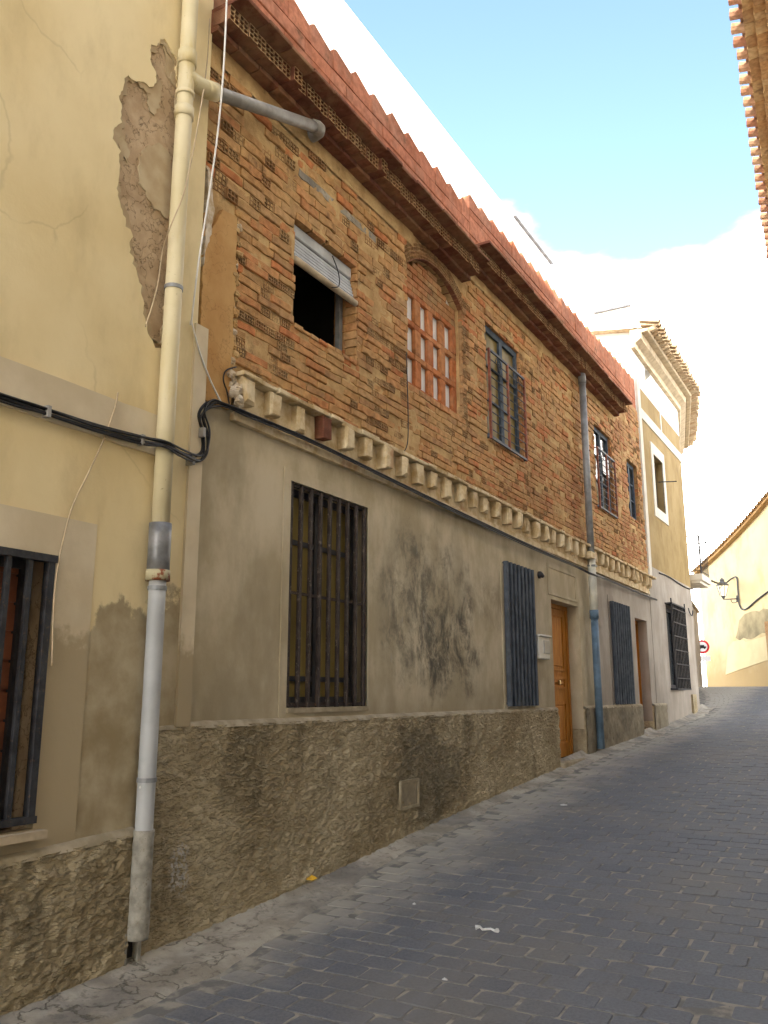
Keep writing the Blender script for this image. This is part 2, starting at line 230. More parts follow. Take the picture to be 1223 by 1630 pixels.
# ------------------------------------------------------------------ mesh helpers
WL = {}
class MB:
    def __init__(s): s.v = []; s.f = []
    def add(s, v, f):
        o = len(s.v); s.v += [tuple(p) for p in v]; s.f += [tuple(i + o for i in q) for q in f]; return s
    def box(s, x0, x1, y0, y1, z0, z1):
        return s.add([(x0, y0, z0), (x1, y0, z0), (x1, y1, z0), (x0, y1, z0), (x0, y0, z1), (x1, y0, z1), (x1, y1, z1), (x0, y1, z1)],
                     [(0, 3, 2, 1), (4, 5, 6, 7), (0, 1, 5, 4), (1, 2, 6, 5), (2, 3, 7, 6), (3, 0, 4, 7)])
    def rbox(s, x0, x1, y0, y1, z0, z1, j=.004, c=.008):      # box with a chamfered, slightly uneven street face (+x)
        q = lambda: U(-j, j)
        b = [(y0 + q(), z0 + q()), (y1 + q(), z0 + q()), (y1 + q(), z1 + q()), (y0 + q(), z1 + q())]
        k = [(y0 + c, z0 + c), (y1 - c, z0 + c), (y1 - c, z1 - c), (y0 + c, z1 - c)]
        v = [(x0, *p) for p in b] + [(x1 - c, *p) for p in b] + [(x1 + q(), *p) for p in k]
        f = [(8, 9, 10, 11), (3, 2, 1, 0)]
        for i in range(4):
            n = (i + 1) % 4; f += [(i, n, 4 + n, 4 + i), (4 + i, 4 + n, 8 + n, 8 + i)]
        return s.add(v, f)
    def beam(s, a, b, w, h):                                  # rectangular bar from a to b
        a, b = Vector(a), Vector(b); d = (b - a).normalized(); r = d.cross(zz)
        r = Vector((1, 0, 0)) if r.length < 1e-4 else r.normalized(); u = r.cross(d).normalized()
        v = []
        for p in (a, b): v += [p + r * w / 2 * i + u * h / 2 * k for i, k in ((-1, -1), (1, -1), (1, 1), (-1, 1))]
        return s.add(v, [(3, 2, 1, 0), (4, 5, 6, 7), (0, 1, 5, 4), (1, 2, 6, 5), (2, 3, 7, 6), (3, 0, 4, 7)])
    def tube(s, pts, r, n=10, caps=True):
        pts = [Vector(p) for p in pts]; rs = r if isinstance(r, (list, tuple)) else [r] * len(pts); v = []; f = []
        ref = None
        for i, p in enumerate(pts):
            d = (pts[min(i + 1, len(pts) - 1)] - pts[max(i - 1, 0)]).normalized()
            if ref is None: ref = d.cross(Vector((.3, .2, 1)) if abs(d.z) < .9 else Vector((1, 0, 0))).normalized()
            ref = (ref - d * ref.dot(d)).normalized(); b2 = d.cross(ref)
            for k in range(n):
                an = 2 * math.pi * k / n; v.append(p + (ref * math.cos(an) + b2 * math.sin(an)) * rs[i])
        for i in range(len(pts) - 1):
            for k in range(n):
                k2 = (k + 1) % n; f.append((i * n + k, i * n + k2, (i + 1) * n + k2, (i + 1) * n + k))
        if caps: f += [tuple(range(n))[::-1], tuple((len(pts) - 1) * n + k for k in range(n))]
        return s.add(v, f)
    def prism(s, poly, x0, x1, holes=()):                     # (y,z) outline with holes, pushed from x0 (back) to x1 (street face)
        loops = [poly] + list(holes); flat = [p for lp in loops for p in lp]; n = len(flat)
        tri = tessellate_polygon([[Vector((p[0], p[1], 0)) for p in lp] for lp in loops])
        v = [(x1, *p) for p in flat] + [(x0, *p) for p in flat]; f = []
        for a, b, c in tri:
            pa, pb, pc = flat[a], flat[b], flat[c]
            ar = (pb[0] - pa[0]) * (pc[1] - pa[1]) - (pc[0] - pa[0]) * (pb[1] - pa[1])
            if ar < 0: a, c = c, a
            f += [(a, b, c), (c + n, b + n, a + n)]
        o = 0
        for lp in loops:
            for i in range(len(lp)):
                j = (i + 1) % len(lp); f.append((o + i, o + i + n, o + j + n, o + j))
            o += len(lp)
        return s.add(v, f)
    def build(s, name, mat, parent=None, smooth=False, kind=None):
        c = Vector([(min(p[i] for p in s.v) + max(p[i] for p in s.v)) / 2 for i in range(3)])
        me = bpy.data.meshes.new(name); me.from_pydata([(p[0] - c.x, p[1] - c.y, p[2] - c.z) for p in s.v], [], s.f); me.update()
        if smooth: me.polygons.foreach_set('use_smooth', [True] * len(me.polygons))
        return link(name, me, mat, parent, c, kind)
def link(name, me, mat, parent, loc, kind=None, rot=None, scale=None):
    o = bpy.data.objects.new(name, me)
    if me is not None and mat and not me.materials: me.materials.append(M[mat])
    col.objects.link(o); o.location = loc; WL[o.name] = Vector(loc)
    if rot: o.rotation_euler = rot
    if scale: o.scale = scale
    if parent: o.parent = parent; o.matrix_parent_inverse = Matrix.Translation(-WL[parent.name])
    if kind: o['kind'] = kind
    return o
def thing(name, label, cat, loc, group=None):
    o = bpy.data.objects.new(name, None); col.objects.link(o); o.location = loc; o.empty_display_size = .2; WL[o.name] = Vector(loc); return tag(o, label, cat, group)
def tag(o, label, cat, group=None):
    o['label'] = label; o['category'] = cat
    if group: o['group'] = group
    return o
def smooth_path(pts, n=8):
    pts = [Vector(p) for p in pts]; out = []
    for i in range(len(pts) - 1):
        p0, p1, p2, p3 = pts[max(i - 1, 0)], pts[i], pts[i + 1], pts[min(i + 2, len(pts) - 1)]
        for k in range(n):
            t = k / n; out.append(.5 * ((2 * p1) + (p2 - p0) * t + (2 * p0 - 5 * p1 + 4 * p2 - p3) * t * t + (3 * p1 - p0 - 3 * p2 + p3) * t ** 3))
    return out + [pts[-1]]
def wpts(px, X):  return [(x[2] if len(x) > 2 else X, *P(x[0], x[1], x[2] if len(x) > 2 else X)) for x in px]
def rect(y0, y1, z0, z1): return [(y0, z0), (y1, z0), (y1, z1), (y0, z1)]
def jag(poly, step=.05, amp=.02, seed=0):                    # break a (y,z) outline into an uneven ragged one
    out = []
    for i in range(len(poly)):
        a, b = Vector(poly[i]), Vector(poly[(i + 1) % len(poly)]); L = (b - a).length; n = max(1, int(L / step)); d = (b - a).normalized() if L > 0 else Vector((1, 0)); nrm = Vector((-d.y, d.x))
        for k in range(n):
            p = a.lerp(b, k / n); q = mn.noise((p.x * 9 + seed, p.y * 9, seed)) * .6 + mn.noise((p.x * 30, p.y * 30 + seed, 2)) * .6; p = p + nrm * amp * q * 1.6; out.append((p.x, p.y))
    return out
def rough_sheet(name, mat, parent, y0, y1, zlo, zhi, X, step, amp, sc, holes=(), seed=0, back=.05, fn=None, kind=None, thr=None):
    # gridded upright sheet with real lumps; zlo / zhi are functions of y
    ny = max(2, int((y1 - y0) / step)); hmax = max(zhi(y0), zhi(y1)) - min(zlo(y0), zlo(y1)); nz = max(2, int(hmax / step)); v = []; f = []
    for i in range(ny + 1):
        y = y0 + (y1 - y0) * i / ny; a, b = zlo(y), zhi(y)
        for k in range(nz + 1):
            z = a + (b - a) * k / nz
            d = mn.fractal((y * sc + seed, z * sc * 1.15 + y * sc * .25, seed), .9, 2.1, 3) if fn is None else fn(y, z)
            if fn is None: d = max(-.4, d); d2 = mn.noise((y * sc * 2.7, z * sc * 4.2 - y * sc * .8, seed + 5)); d = (d + .8 * max(0, d2)) * amp
            v.append((X + d, y, z))
    for i in range(ny):
        yc = y0 + (y1 - y0) * (i + .5) / ny
        for k in range(nz):
            zc = zlo(yc) + (zhi(yc) - zlo(yc)) * (k + .5) / nz
            if any(h(yc, zc) for h in holes): continue
            a = i * (nz + 1) + k; f.append((a, a + nz + 1, a + nz + 2, a + 1))
    m = MB(); m.v = v; m.f = f; return m.build(name, mat, parent, True, kind)
def shell(name, mat, parent, x0, x1, y0, y1, z0, z1):        # inward-looking room added behind an opening to keep light out, open to the street side
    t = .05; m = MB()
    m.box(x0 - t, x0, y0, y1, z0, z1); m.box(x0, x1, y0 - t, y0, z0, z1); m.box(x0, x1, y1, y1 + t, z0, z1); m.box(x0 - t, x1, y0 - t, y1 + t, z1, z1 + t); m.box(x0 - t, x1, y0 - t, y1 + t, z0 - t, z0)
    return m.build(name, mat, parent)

# ================================================================== THE GROUND
def ysteps(a, b, s):
    n = int((b - a) / s); return [a + (b - a) * i / n for i in range(n + 1)]
m = MB(); ys = [-60, -30, -12] + ysteps(-8, 40, .5) + [60, 150, 500, 2000]; xs = [-2000, -300, -60, -12, -6, -3, -.6, 4.6, 8, 12, 60, 300, 2000]
for y in ys:
    for x in xs: m.v.append((x, y, gz(y) - .03 - (.35 if x > 4.5 or (x < -.5 and y < 17) else 0)))
for i in range(len(ys) - 1):
    for k in range(len(xs) - 1): a = i * len(xs) + k; m.f.append((a, a + 1, a + len(xs) + 1, a + len(xs)))
m.build('ground', 'cement', None, False, 'structure')
m = MB(); ys = ysteps(-6, 40, .4); xs = [-.3, 1, 2, 3, 4.5]
def bend(y): return 0 if y < 21.5 else -(y - 21.5) ** 2 * .03
for y in ys:
    for x in xs: m.v.append((x + bend(y) * (1.0 if x < 4 else .25) - (.3 if x < 0 and y > 21 else 0), y, gz(y)))
for i in range(len(ys) - 1):
    for k in range(len(xs) - 1): a = i * len(xs) + k; m.f.append((a, a + 1, a + len(xs) + 1, a + len(xs)))
road = m.build('road', 'joint_sand', None, True, 'structure')

def edge_x(y): return .20 + .14 * mn.noise((y * .6, 3.1, 0)) + .08 * mn.noise((y * 2.6, 1.1, 0)) + (.38 if y < 4.2 else .38 * max(0, (6.0 - y) / 1.8))
# sett variants, unit about .225 x .17
def paver_mesh(k):
    random.seed(100 + k); m = MB(); hx, hy = .1085, .0805; j = lambda a: U(-a, a); out = []
    for (sx_, sy_) in ((-1, -1), (1, -1), (1, 1), (-1, 1)):
        c = U(.006, .020); px_, py_ = sx_ * (hx + j(.006)), sy_ * (hy + j(.005))
        a, b = (px_, py_ - sy_ * c), (px_ - sx_ * c, py_)
        out += [a, b] if sx_ * sy_ > 0 else [b, a]
    n = 8; tp = .004 + j(.0015)
    v = [(p[0], p[1], -.02) for p in out] + [(p[0] * .985, p[1] * .985, tp - .003) for p in out] + [(p[0] * .955, p[1] * .94, tp + j(.0012)) for p in out]
    f = [tuple(range(2 * n, 3 * n))]
    for i in range(n):
        i2 = (i + 1) % n; f += [(i, i2, n + i2, n + i), (n + i, n + i2, 2 * n + i2, 2 * n + i)]
    return v, f
PV = [paver_mesh(k) for k in range(6)]; random.seed(11)
pav = []
y = 1.2; row = 0
while y < 28.8:
    x = .05 + bend(y) + (row % 2) * .112 + U(-.012, .012)
    while x < 4.25:
        if (x - .1 > edge_x(y) or y > 22.2) and not (y > 21.6 and x > 3.9): pav.append((x + U(-.006, .006), y + U(-.005, .005) + .012 * math.sin(x * 2.1), U(-.035, .035), U(-.0022, .0022), random.randrange(6), U(-.009, .009), U(-.009, .009)))
        x += .2255
    y += .1715; row += 1
def inview(x, y, z):
    d = Vector((x - CAM_X, y, z - EZ)); q = d.dot(fwd)
    if q <= 0: return False
    u_, v_ = CX + F_PX * d.dot(rt) / q, CY - F_PX * d.dot(upv) / q; return -20 < u_ < 1243 and -20 < v_ < 1650
vis = sorted([p for p in pav if inview(p[0], p[1], gz(p[1]))], key=lambda p: (p[0] - CAM_X) ** 2 + p[1] ** 2 + 2)[:300]; vset = set(vis)
pm = []
for v, f in PV:
    me = bpy.data.meshes.new('paver'); me.from_pydata(v, [], f); me.materials.append(M['paver']); pm.append(me)
for p in vis:
    s_ = math.atan((gz(p[1] + .05) - gz(p[1] - .05)) / .1); link('paver', pm[p[4]], None, road, (p[0], p[1], gz(p[1]) + p[3]), rot=(s_ + p[5], p[6], p[2]))
m = MB()
for p in pav:
    if p in vset: continue
    v, f = PV[p[4]]; c_, s_ = math.cos(p[2]), math.sin(p[2]); o = len(m.v)
    for q in v:
        yy = p[1] + q[0] * s_ + q[1] * c_; m.v.append((p[0] + q[0] * c_ - q[1] * s_, yy, gz(yy) + q[2] + p[3] + q[0] * p[6] + q[1] * p[5]))
    m.f += [tuple(i + o for i in fc) for fc in f]
m.build('pavers', 'paver', road, False, 'stuff')
# cement strip between the setts and the house fronts
m = MB(); ys = ysteps(-2, 22.3, .12)
for y in ys:
    e = edge_x(y) + .04 + .05 * mn.noise((y * 4, 1, 1))
    for k in range(7):
        x = -.05 + (e + .05) * k / 6; m.v.append((x, y, gz(y) + .016 + .05 * max(0, 1 - x / .16) ** 2 + .006 * mn.noise((x * 9, y * 7, 0)) - (.03 if k == 6 else 0)))
for i in range(len(ys) - 1):
    for k in range(6): a = i * 7 + k; m.f.append((a, a + 1, a + 8, a + 7))
m.build('pavement_edge', 'cement', None, True, 'structure')

# ================================================================== LEFT HOUSE (ochre)
XL = .035
lh = thing('ochre_house', 'ochre plastered house at the left edge with peeling paint and a barred window', 'house', (-2, 1.5, gz(1.5)))
YR = P(296, 900, XL)[0]                         # its right-hand edge under the pipe
lwin = (2.0, P(78, 1000, XL)[0], P(60, 1318, XL)[1], P(88, 884, XL)[1])
patch = [P(a, b, XL) for a, b in ((240, 75), (262, 62), (280, 95), (287, 210), (282, 330), (272, 450), (260, 560), (244, 548), (230, 505), (224, 455), (213, 420), (208, 365), (196, 335), (186, 300), (191, 252), (182, 215), (196, 190), (189, 152), (205, 122), (224, 128), (240, 142), (252, 120), (238, 98))]
pj = jag(patch, .022, .034, 3)
ztop = EZ + 7.2
m = MB().prism(rect(-9, YR, gz(-9) - .5, ztop), XL - .045, XL, [rect(*lwin), pj]); m.build('wall', 'yellow_render', lh)
pc = Vector((sum(p[0] for p in patch) / len(patch), sum(p[1] for p in patch) / len(patch)))
MB().prism(rect(P(150, 300, XL)[0], YR - .012, EZ + 2.25, ztop - .12), XL - .028, XL - .009, [jag([((p[0] - pc.x) * .93 + pc.x + .006, (p[1] - pc.y) * .965 + pc.y) for p in patch], .025, .040, 12)]).build('bare_scratch_coat', 'flake_plaster', lh)
MB().box(XL - .06, XL - .024, P(170, 300)[0], YR - .01, EZ + 2.2, ztop - .1).build('bare_undercoat', 'undercoat_brown', lh)
random.seed(5)
for (poly, sd) in ((((236, 232), (256, 225), (276, 250), (278, 330), (268, 350), (250, 330), (238, 310), (224, 290), (226, 250)), 1), (((228, 118), (246, 122), (262, 128), (258, 170), (246, 182), (236, 150)), 2), (((190, 205), (202, 215), (210, 240), (206, 258), (194, 240)), 3), (((262, 65), (282, 95), (284, 135), (270, 120)), 6)):
    MB().prism(jag([P(a, b, XL) for a, b in poly], .022, .028, sd), XL - .03, XL - .012 - .001 * sd).build('plaster_flake', 'flake_plaster', lh)
back = MB(); back.box(-7, XL - .3, -9, YR - .02, gz(-9) - .5, ztop); back.box(XL - .3, XL - .06, -9, lwin[0] - .02, gz(-9) - .5, ztop - .05); back.box(XL - .3, XL - .06, lwin[1] + .02, YR - .02, gz(-9) - .5, ztop - .05); back.box(XL - .3, XL - .06, lwin[0] - .02, lwin[1] + .02, lwin[3] + .02, ztop - .05); back.box(XL - .3, XL - .06, lwin[0] - .02, lwin[1] + .02, gz(-9), lwin[2] - .02)
back.build('masonry', 'undercoat_brown', lh)
YPL = P(222, 1400, .115)[0]
ypo, zco = P(258, 800, .115)[0], P(215, 1495, .115)[1]
def outlet(y, z): return abs(y - ypo) < .042 and z < zco
rough_sheet('plinth', 'stucco', lh, .6, YPL, lambda y: gz(y) - .06, lambda y: P(205, 1325, .07)[1] - (YR - y) * .035, XL + .045, .0105, .016, 13, seed=4, holes=[outlet])
m = MB()
for i in range(60):
    y = .6 + (YPL - .6) * i / 59; z = P(205, 1325, .07)[1] - (YR - y) * .035; m.v += [(XL - .002, y, z + .035), (XL + .03, y, z + .018 + .004 * mn.noise((y * 12, 0, 0))), (XL + .052 + .006 * mn.noise((y * 15, 2, 0)), y, z - .012)]
for i in range(59): a = i * 3; m.f += [(a, a + 1, a + 4, a + 3), (a + 1, a + 2, a + 5, a + 4)]
m.build('plinth_cap', 'plinth_cap', lh, True)
# pale band with cable, pale surround of the window, corner strip
bz0, bz1 = P(250, 727, XL)[1], P(255, 665, XL)[1]
MB().prism(jag(rect(-6, P(262, 700, XL)[0], bz0, bz1), .12, .006, 2), XL - .01, XL + .018).build('band', 'pale_surround', lh)
MB().prism(rect(lwin[0] - .3, P(150, 900, XL)[0], lwin[2] - .1, P(140, 832, XL)[1]), XL - .01, XL + .004, [rect(*lwin)]).build('window_surround', 'pale_surround', lh)
MB().box(XL - .03, XL + .02, P(300, 700, XL)[0], YR + .09, EZ - .2, P(310, 515, XL)[1]).build('corner_strip', 'pale_surround', lh)
win = MB().prism(rect(lwin[0], lwin[1], lwin[2], lwin[3]), -.19, -.14, [rect(lwin[0] + .07, (lwin[0] + lwin[1]) / 2 - .03, lwin[2] + .07, lwin[3] - .07), rect((lwin[0] + lwin[1]) / 2 + .03, lwin[1] - .07, lwin[2] + .07, lwin[3] - .07)]).build('window_frame', 'dark_frame', lh)
for a, b in ((lwin[0] + .07, (lwin[0] + lwin[1]) / 2 - .03), ((lwin[0] + lwin[1]) / 2 + .03, lwin[1] - .07)):
    k = MB()
    for i in range(9):
        z0 = lwin[2] + .08 + i * .155; k.box(-.18, -.165, a, b, z0, z0 + .14)
    k.box(-.2, -.18, a, b, lwin[2] + .07, lwin[3] - .07); k.build('shutter', 'red_shutter', win)
MB().box(XL - .02, XL + .07, lwin[0] - .05, lwin[1] + .04, lwin[2] - .045, lwin[2] - .005).build('sill', 'stone_sill', lh)
gr = MB().box(XL - .02, XL + .03, lwin[0], lwin[1], lwin[3] - .045, lwin[3] - .005).box(XL - .02, XL + .03, lwin[0], lwin[1], lwin[2] + .03, lwin[2] + .065).box(XL - .02, XL + .025, lwin[1] - .05, lwin[1] - .01, lwin[2] + .066, lwin[3] - .046).build('window_grille', 'black_iron', lh)
yb = lwin[1] - .16
while yb > lwin[0] + .05: MB().box(XL - .005, XL + .02, yb - .014, yb + .014, lwin[2] + .066, lwin[3] - .046).build('bar', 'black_iron', gr); yb -= .13

# ================================================================== BRICK HOUSE
bh = thing('brick_house', 'two storey terraced house with bare hollow brick upper floor over grey rendered ground floor', 'house', (-2, 10, gz(10)))
HY0, HY1 = YR + .085, 17.28
ZPL = EZ - .20                                    # plinth top
ZC0 = EZ + 1.98                                   # underside of the corbel course
W1 = (5.25, 6.42, EZ - .10, EZ + 1.65); W2 = (9.60, 10.50, EZ - .13, EZ + 1.59); W3 = (14.30, 15.36, EZ - .155, EZ + 1.54)
D1 = (11.33, 12.57, gz(11.9) + .06, EZ + 1.29); D2 = (P(1018, 1100)[0], P(1037, 1100)[0], gz(16.2) + .03, P(1018, 985)[1])
YSPLIT = P(948, 1000)[0]
m = MB().prism([(HY0, ZPL - .3), (D1[0], ZPL - .3), (D1[0], D1[3]), (D1[1], D1[3]), (D1[1], ZPL - .3), (YSPLIT, ZPL - .3), (YSPLIT, ZC0 + .05), (HY0, ZC0 + .05)], -.20, 0, [rect(*W1), rect(*W2)]); m.build('ground_floor_wall', 'grey_render', bh)
m = MB().prism([(YSPLIT, ZPL - .3), (D2[0], ZPL - .3), (D2[0], D2[3]), (D2[1], D2[3]), (D2[1], ZPL - .3), (HY1, ZPL - .3), (HY1, ZC0 + .05), (YSPLIT, ZC0 + .05)], -.20, -.004, [rect(*W3)]); m.build('ground_floor_wall', 'pink_render', bh)['label'] = 'paler pinkish rendered wall right of the grey downpipe'
# raised plain surrounds
for (W, b, mt) in ((W1, .09, 'grey_render'), (W2, .08, 'grey_render'), (W3, .10, 'pink_render')):
    MB().prism(rect(W[0] - b, W[1] + b, ZPL + .01, W[3] + b), -.01, .008, [rect(W[0], W[1], W[2], W[3])]).build('window_surround', mt, bh)
z9 = P(878, 905)[1]
MB().prism(rect(D1[0] - .12, D1[1] - .05, D1[3] + .06, z9 + .06), -.01, .012, [rect(D1[0] - .04, D1[1] - .13, D1[3] + .10, z9)]).build('door_overpanel', 'grey_render', bh)
# stucco plinths, stopping at the doors
for (a, b, st, am) in ((YPL + .004, D1[0], .0125, .015), (D1[1], D2[0], .025, .012), (D2[1], P(1060, 1140)[0], .03, .01)):
    rough_sheet('plinth', 'stucco' if a < 9 else 'dark_stucco', bh, a, b, lambda y: gz(y) - .06, lambda y: ZPL, .045, st, am, 12, seed=a, holes=[outlet])
    MB().box(-.19, .028, a + (.09 if a < 9 else .001), b - .001, gz(a) - .3, ZPL - .012).build('plinth_core', 'stucco', bh)
    k = MB(); n = max(3, int((b - a) / .1))
    for i in range(n + 1):
        y = a + (b - a) * i / n; q = .006 * mn.noise((y * 9, 5, 0)); k.v += [(-.002, y, ZPL + .03 + q), (.03, y, ZPL + .02 + q), (.05 + q, y, ZPL - .015)]
    for i in range(n): c3 = i * 3; k.f += [(c3, c3 + 3, c3 + 4, c3 + 1), (c3 + 1, c3 + 4, c3 + 5, c3 + 2)]
    k.build('plinth_cap', 'plinth_cap', bh, True)
y0, z1 = P(636, 1243, .05); y1, z0 = P(666, 1283, .05)
v = MB().prism(jag(rect(y0, y1, z0, z1), .05, .004, 1), .045, .064, [rect(y0 + .025, y1 - .025, z0 + .025, z1 - .025)]).build('vent_cover', 'plinth_cap', bh); MB().box(.045, .056, y0 + .02, y1 - .02, z0 + .02, z1 - .02).build('vent_plate', 'vent_metal', v)
# door steps
for D in (D1, D2):
    MB().rbox(-.2, .10, D[0] - .02, D[1] + .06, gz(D[0]) - .15, D[2] - .005, .003, .012).build('doorstep', 'plinth_cap', bh)
# room shells behind openings, and the body of the house
BX = -.20
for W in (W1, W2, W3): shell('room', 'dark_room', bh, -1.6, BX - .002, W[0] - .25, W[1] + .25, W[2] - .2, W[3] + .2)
# --- ground floor windows
def barred(W, n, mat, xg, frame_mat, glass, rw=.02, pairs=False, depth=-.14, proud=False):
    f = MB().prism(rect(W[0] + .003, W[1] - .003, W[2] + .003, W[3] - .003), depth - .05, depth, [rect(W[0] + .06, (W[0] + W[1]) / 2 - .04, W[2] + .08, W[3] - .06), rect((W[0] + W[1]) / 2 + .04, W[1] - .06, W[2] + .08, W[3] - .06)]).build('window_frame', frame_mat, bh)
    for a, b in ((W[0] + .06, (W[0] + W[1]) / 2 - .04), ((W[0] + W[1]) / 2 + .04, W[1] - .06)):
        MB().box(depth - .036, depth - .028, a, b, W[2] + .08, W[3] - .06).build('pane', glass, f); MB().box(depth - .026, depth - .006, a, b, W[3] - .46, W[3] - .42).build('glazing_bar', frame_mat, f); MB().box(depth - .026, depth - .006, a, b, W[2] + .2, W[2] + .24).build('glazing_bar', frame_mat, f)
    e = .01 if proud else -.012
    g = MB().prism(rect(W[0] - e, W[1] + e, W[2] + .01, W[3] - .005), xg - .012, xg + .012, [rect(W[0] - e + .02, W[1] + e - .02, W[2] + .035, W[3] - .03)])
    if proud:
        for yy in (W[0] - .02, W[1] - .01):
            for z in (W[2] + .02, W[3] - .02): g.box(.0, xg - .012, yy, yy + .02, z - .01, z + .01)
    g = g.build('window_grille', mat, bh); MB().box(xg - .0115, xg + .0115, W[0] - e + .02, W[1] + e - .02, (W[2] + W[3]) / 2 - .01, (W[2] + W[3]) / 2 + .01).build('cross_rail', mat, g)
    for i in range(n):
        yy = W[0] - e + .02 + (W[1] - W[0] + 2 * e - .04) * i / (n - 1)
        MB().box(xg - rw / 2 - .001 + .013, xg + rw / 2 + .013, yy - rw / 2, yy + rw / 2, W[2] - .01, W[3] - .002).build('bar', mat, g)
    MB().box(depth, .02, W[0], W[1], W[2] - .04, W[2]).build('sill', 'plinth_cap', bh)
barred(W1, 9, 'brown_iron', -.03, 'dark_frame', 'yellow_glass', .028)
barred(W2, 8, 'blue_iron', .03, 'blue_frame', 'glass', .05, proud=True)
barred(W3, 8, 'blue_iron', .03, 'blue_frame', 'glass', .055, proud=True)
# --- doors
def door(D, X, panels=True):
    f = MB().prism([(D[0], D[2]), (D[0] + .06, D[2]), (D[0] + .06, D[3] - .06), (D[1] - .06, D[3] - .06), (D[1] - .06, D[2]), (D[1], D[2]), (D[1], D[3]), (D[0], D[3])], X - .06, X + .012).build('door_frame', 'varnished_door', bh)
    d = MB().box(X - .05, X - .012, D[0] + .063, D[1] - .063, D[2] + .008, D[3] - .063).build('door', 'varnished_door', bh)
    h = D[3] - D[2]; zs = [(.08, .36), (.44, .52), (.56, .94)]
    for a, b in zs:
        y0, y1, z0, z1 = D[0] + .2, D[1] - .2, D[2] + h * a, D[2] + h * b
        MB().prism(rect(y0, y1, z0, z1), X - .02, X + .006, [rect(y0 + .035, y1 - .035, z0 + .035, z1 - .035)]).build('panel_moulding', 'varnished_door', d)
        MB().rbox(X - .02, X - .002, y0 + .07, y1 - .07, z0 + .06, z1 - .06, 0, .012).build('panel', 'varnished_door', d)
    c = (D[0] + D[1]) / 2; MB().tube([(X - .012, c, D[2] + h * .48), (X + .03, c, D[2] + h * .48), (X + .035, c, D[2] + h * .48), (X + .065, c, D[2] + h * .48), (X + .07, c, D[2] + h * .48)], [.015, .015, .036, .036, .022], 14).build('door_knob', 'brass', d)
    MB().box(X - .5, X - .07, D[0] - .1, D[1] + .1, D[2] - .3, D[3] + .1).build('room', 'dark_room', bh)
door(D1, -.19); door(D2, -.19)

# --- corbel course
ZT = EZ + 2.30
random.seed(21)
MB().prism(jag(rect(P(372, 640, .03)[0], HY1 - .15, ZC0 - .05, ZC0 + .012), .15, .004, 4), -.05, .045).build('string_course', 'corbel_plaster', bh)
MB().box(-.12, .012, HY0 + .36, HY1 - .06, ZC0 + .012, ZT - .042).build('corbel_backing', 'corbel_plaster', bh)
m = MB(); yy = P(378, 600, .1)[0] + .06
while yy < HY1 - .12:
    l = U(.18, .34); m.rbox(-.1, 0.118 + U(-.02, .01), yy, yy + l - .006, ZT - .036 + U(-.004, .004), ZT + U(-.004, .006), .004, .006); yy += l
m.build('corbel_slab', 'corbel_plaster', bh)
yk = 4.60; kk = 0
while yk < HY1 - .2:
    w_, h0, xo = U(.105, .14), ZT - .038, .112 + U(-.03, .012); z0 = ZC0 + .078 + U(-.018, .022)
    red_ = kk == 3
    if not (abs(yk - P(943, 880, .1)[0]) < .12):
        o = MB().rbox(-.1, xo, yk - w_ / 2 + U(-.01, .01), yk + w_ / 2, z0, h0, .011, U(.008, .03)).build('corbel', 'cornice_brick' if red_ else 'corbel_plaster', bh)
        if red_: o['label'] = 'bare red corbel among plastered ones'
    yk += .337; kk += 1
# broken lumps of plaster where the corbel course starts
m = MB()
for k, (a, b, r) in enumerate(((380, 612, .055), (377, 628, .05), (392, 600, .045), (386, 640, .05), (374, 600, .04))):
    y, z = P(a, b, .06); 
    for i in range(3):
        c = Vector((.03 + U(-.03, .05), y + U(-.03, .03), z + U(-.05, .05))); s_ = r * U(.5, 1.0); v = []; f = []
        for lat in range(5):
            for lon in range(7):
                a1 = math.pi * (lat + .5) / 5; a2 = 2 * math.pi * lon / 7; v.append(c + Vector((math.sin(a1) * math.cos(a2), math.sin(a1) * math.sin(a2), math.cos(a1))) * s_ * U(.7, 1.15))
        for lat in range(4):
            for lon in range(7): f.append((lat * 7 + lon, lat * 7 + (lon + 1) % 7, lat * 7 + 7 + (lon + 1) % 7, lat * 7 + 7 + lon))
        f += [tuple(range(7))[::-1], tuple(28 + q for q in range(7))]; m.add(v, f)
m.build('broken_plaster', 'white_plaster', bh)

# --- the bare brick upper floor
U1 = (5.25, 6.23, EZ + 2.98, EZ + 3.96); NI = (7.22, 8.54, EZ + 3.13, EZ + 4.46); U2 = (9.28, 10.47, EZ + 3.08, EZ + 4.64); U3 = (13.95, 15.02, EZ + 3.10, EZ + 4.62); U4 = (16.12, 16.95, EZ + 3.32, EZ + 4.52)
RISE = .235
def arch_z(y):
    c = (NI[0] + NI[1]) / 2; h = (NI[1] - NI[0]) / 2; rr = (h * h + RISE * RISE) / (2 * RISE); return NI[3] - (rr - RISE) + math.sqrt(max(0, rr * rr - (y - c) ** 2))
def in_open(y, z, e=0.0):
    for W in (U1, U2, U3, U4):
        if W[0] - e < y < W[1] + e and W[2] - e < z < W[3] + e: return True
    return NI[0] - e < y < NI[1] + e and NI[2] - e < z < arch_z(y) + e
YC2 = 8.62; YCE = 15.35                                        # where the cornice steps up, where it ends
def wall_top(y): return EZ + 4.86 if y < YC2 else (EZ + 5.11 if y < YCE else EZ + 5.75)
BY0 = P(330, 300)[0]
def orange_edge(z): return P(372, 460)[0] + .02 * mn.noise((z * 5, 0, 3)) + .025 * mn.noise((z * 17, 1, 3))
ZOR = P(345, 330)[1]                                           # orange plaster strip survives below this
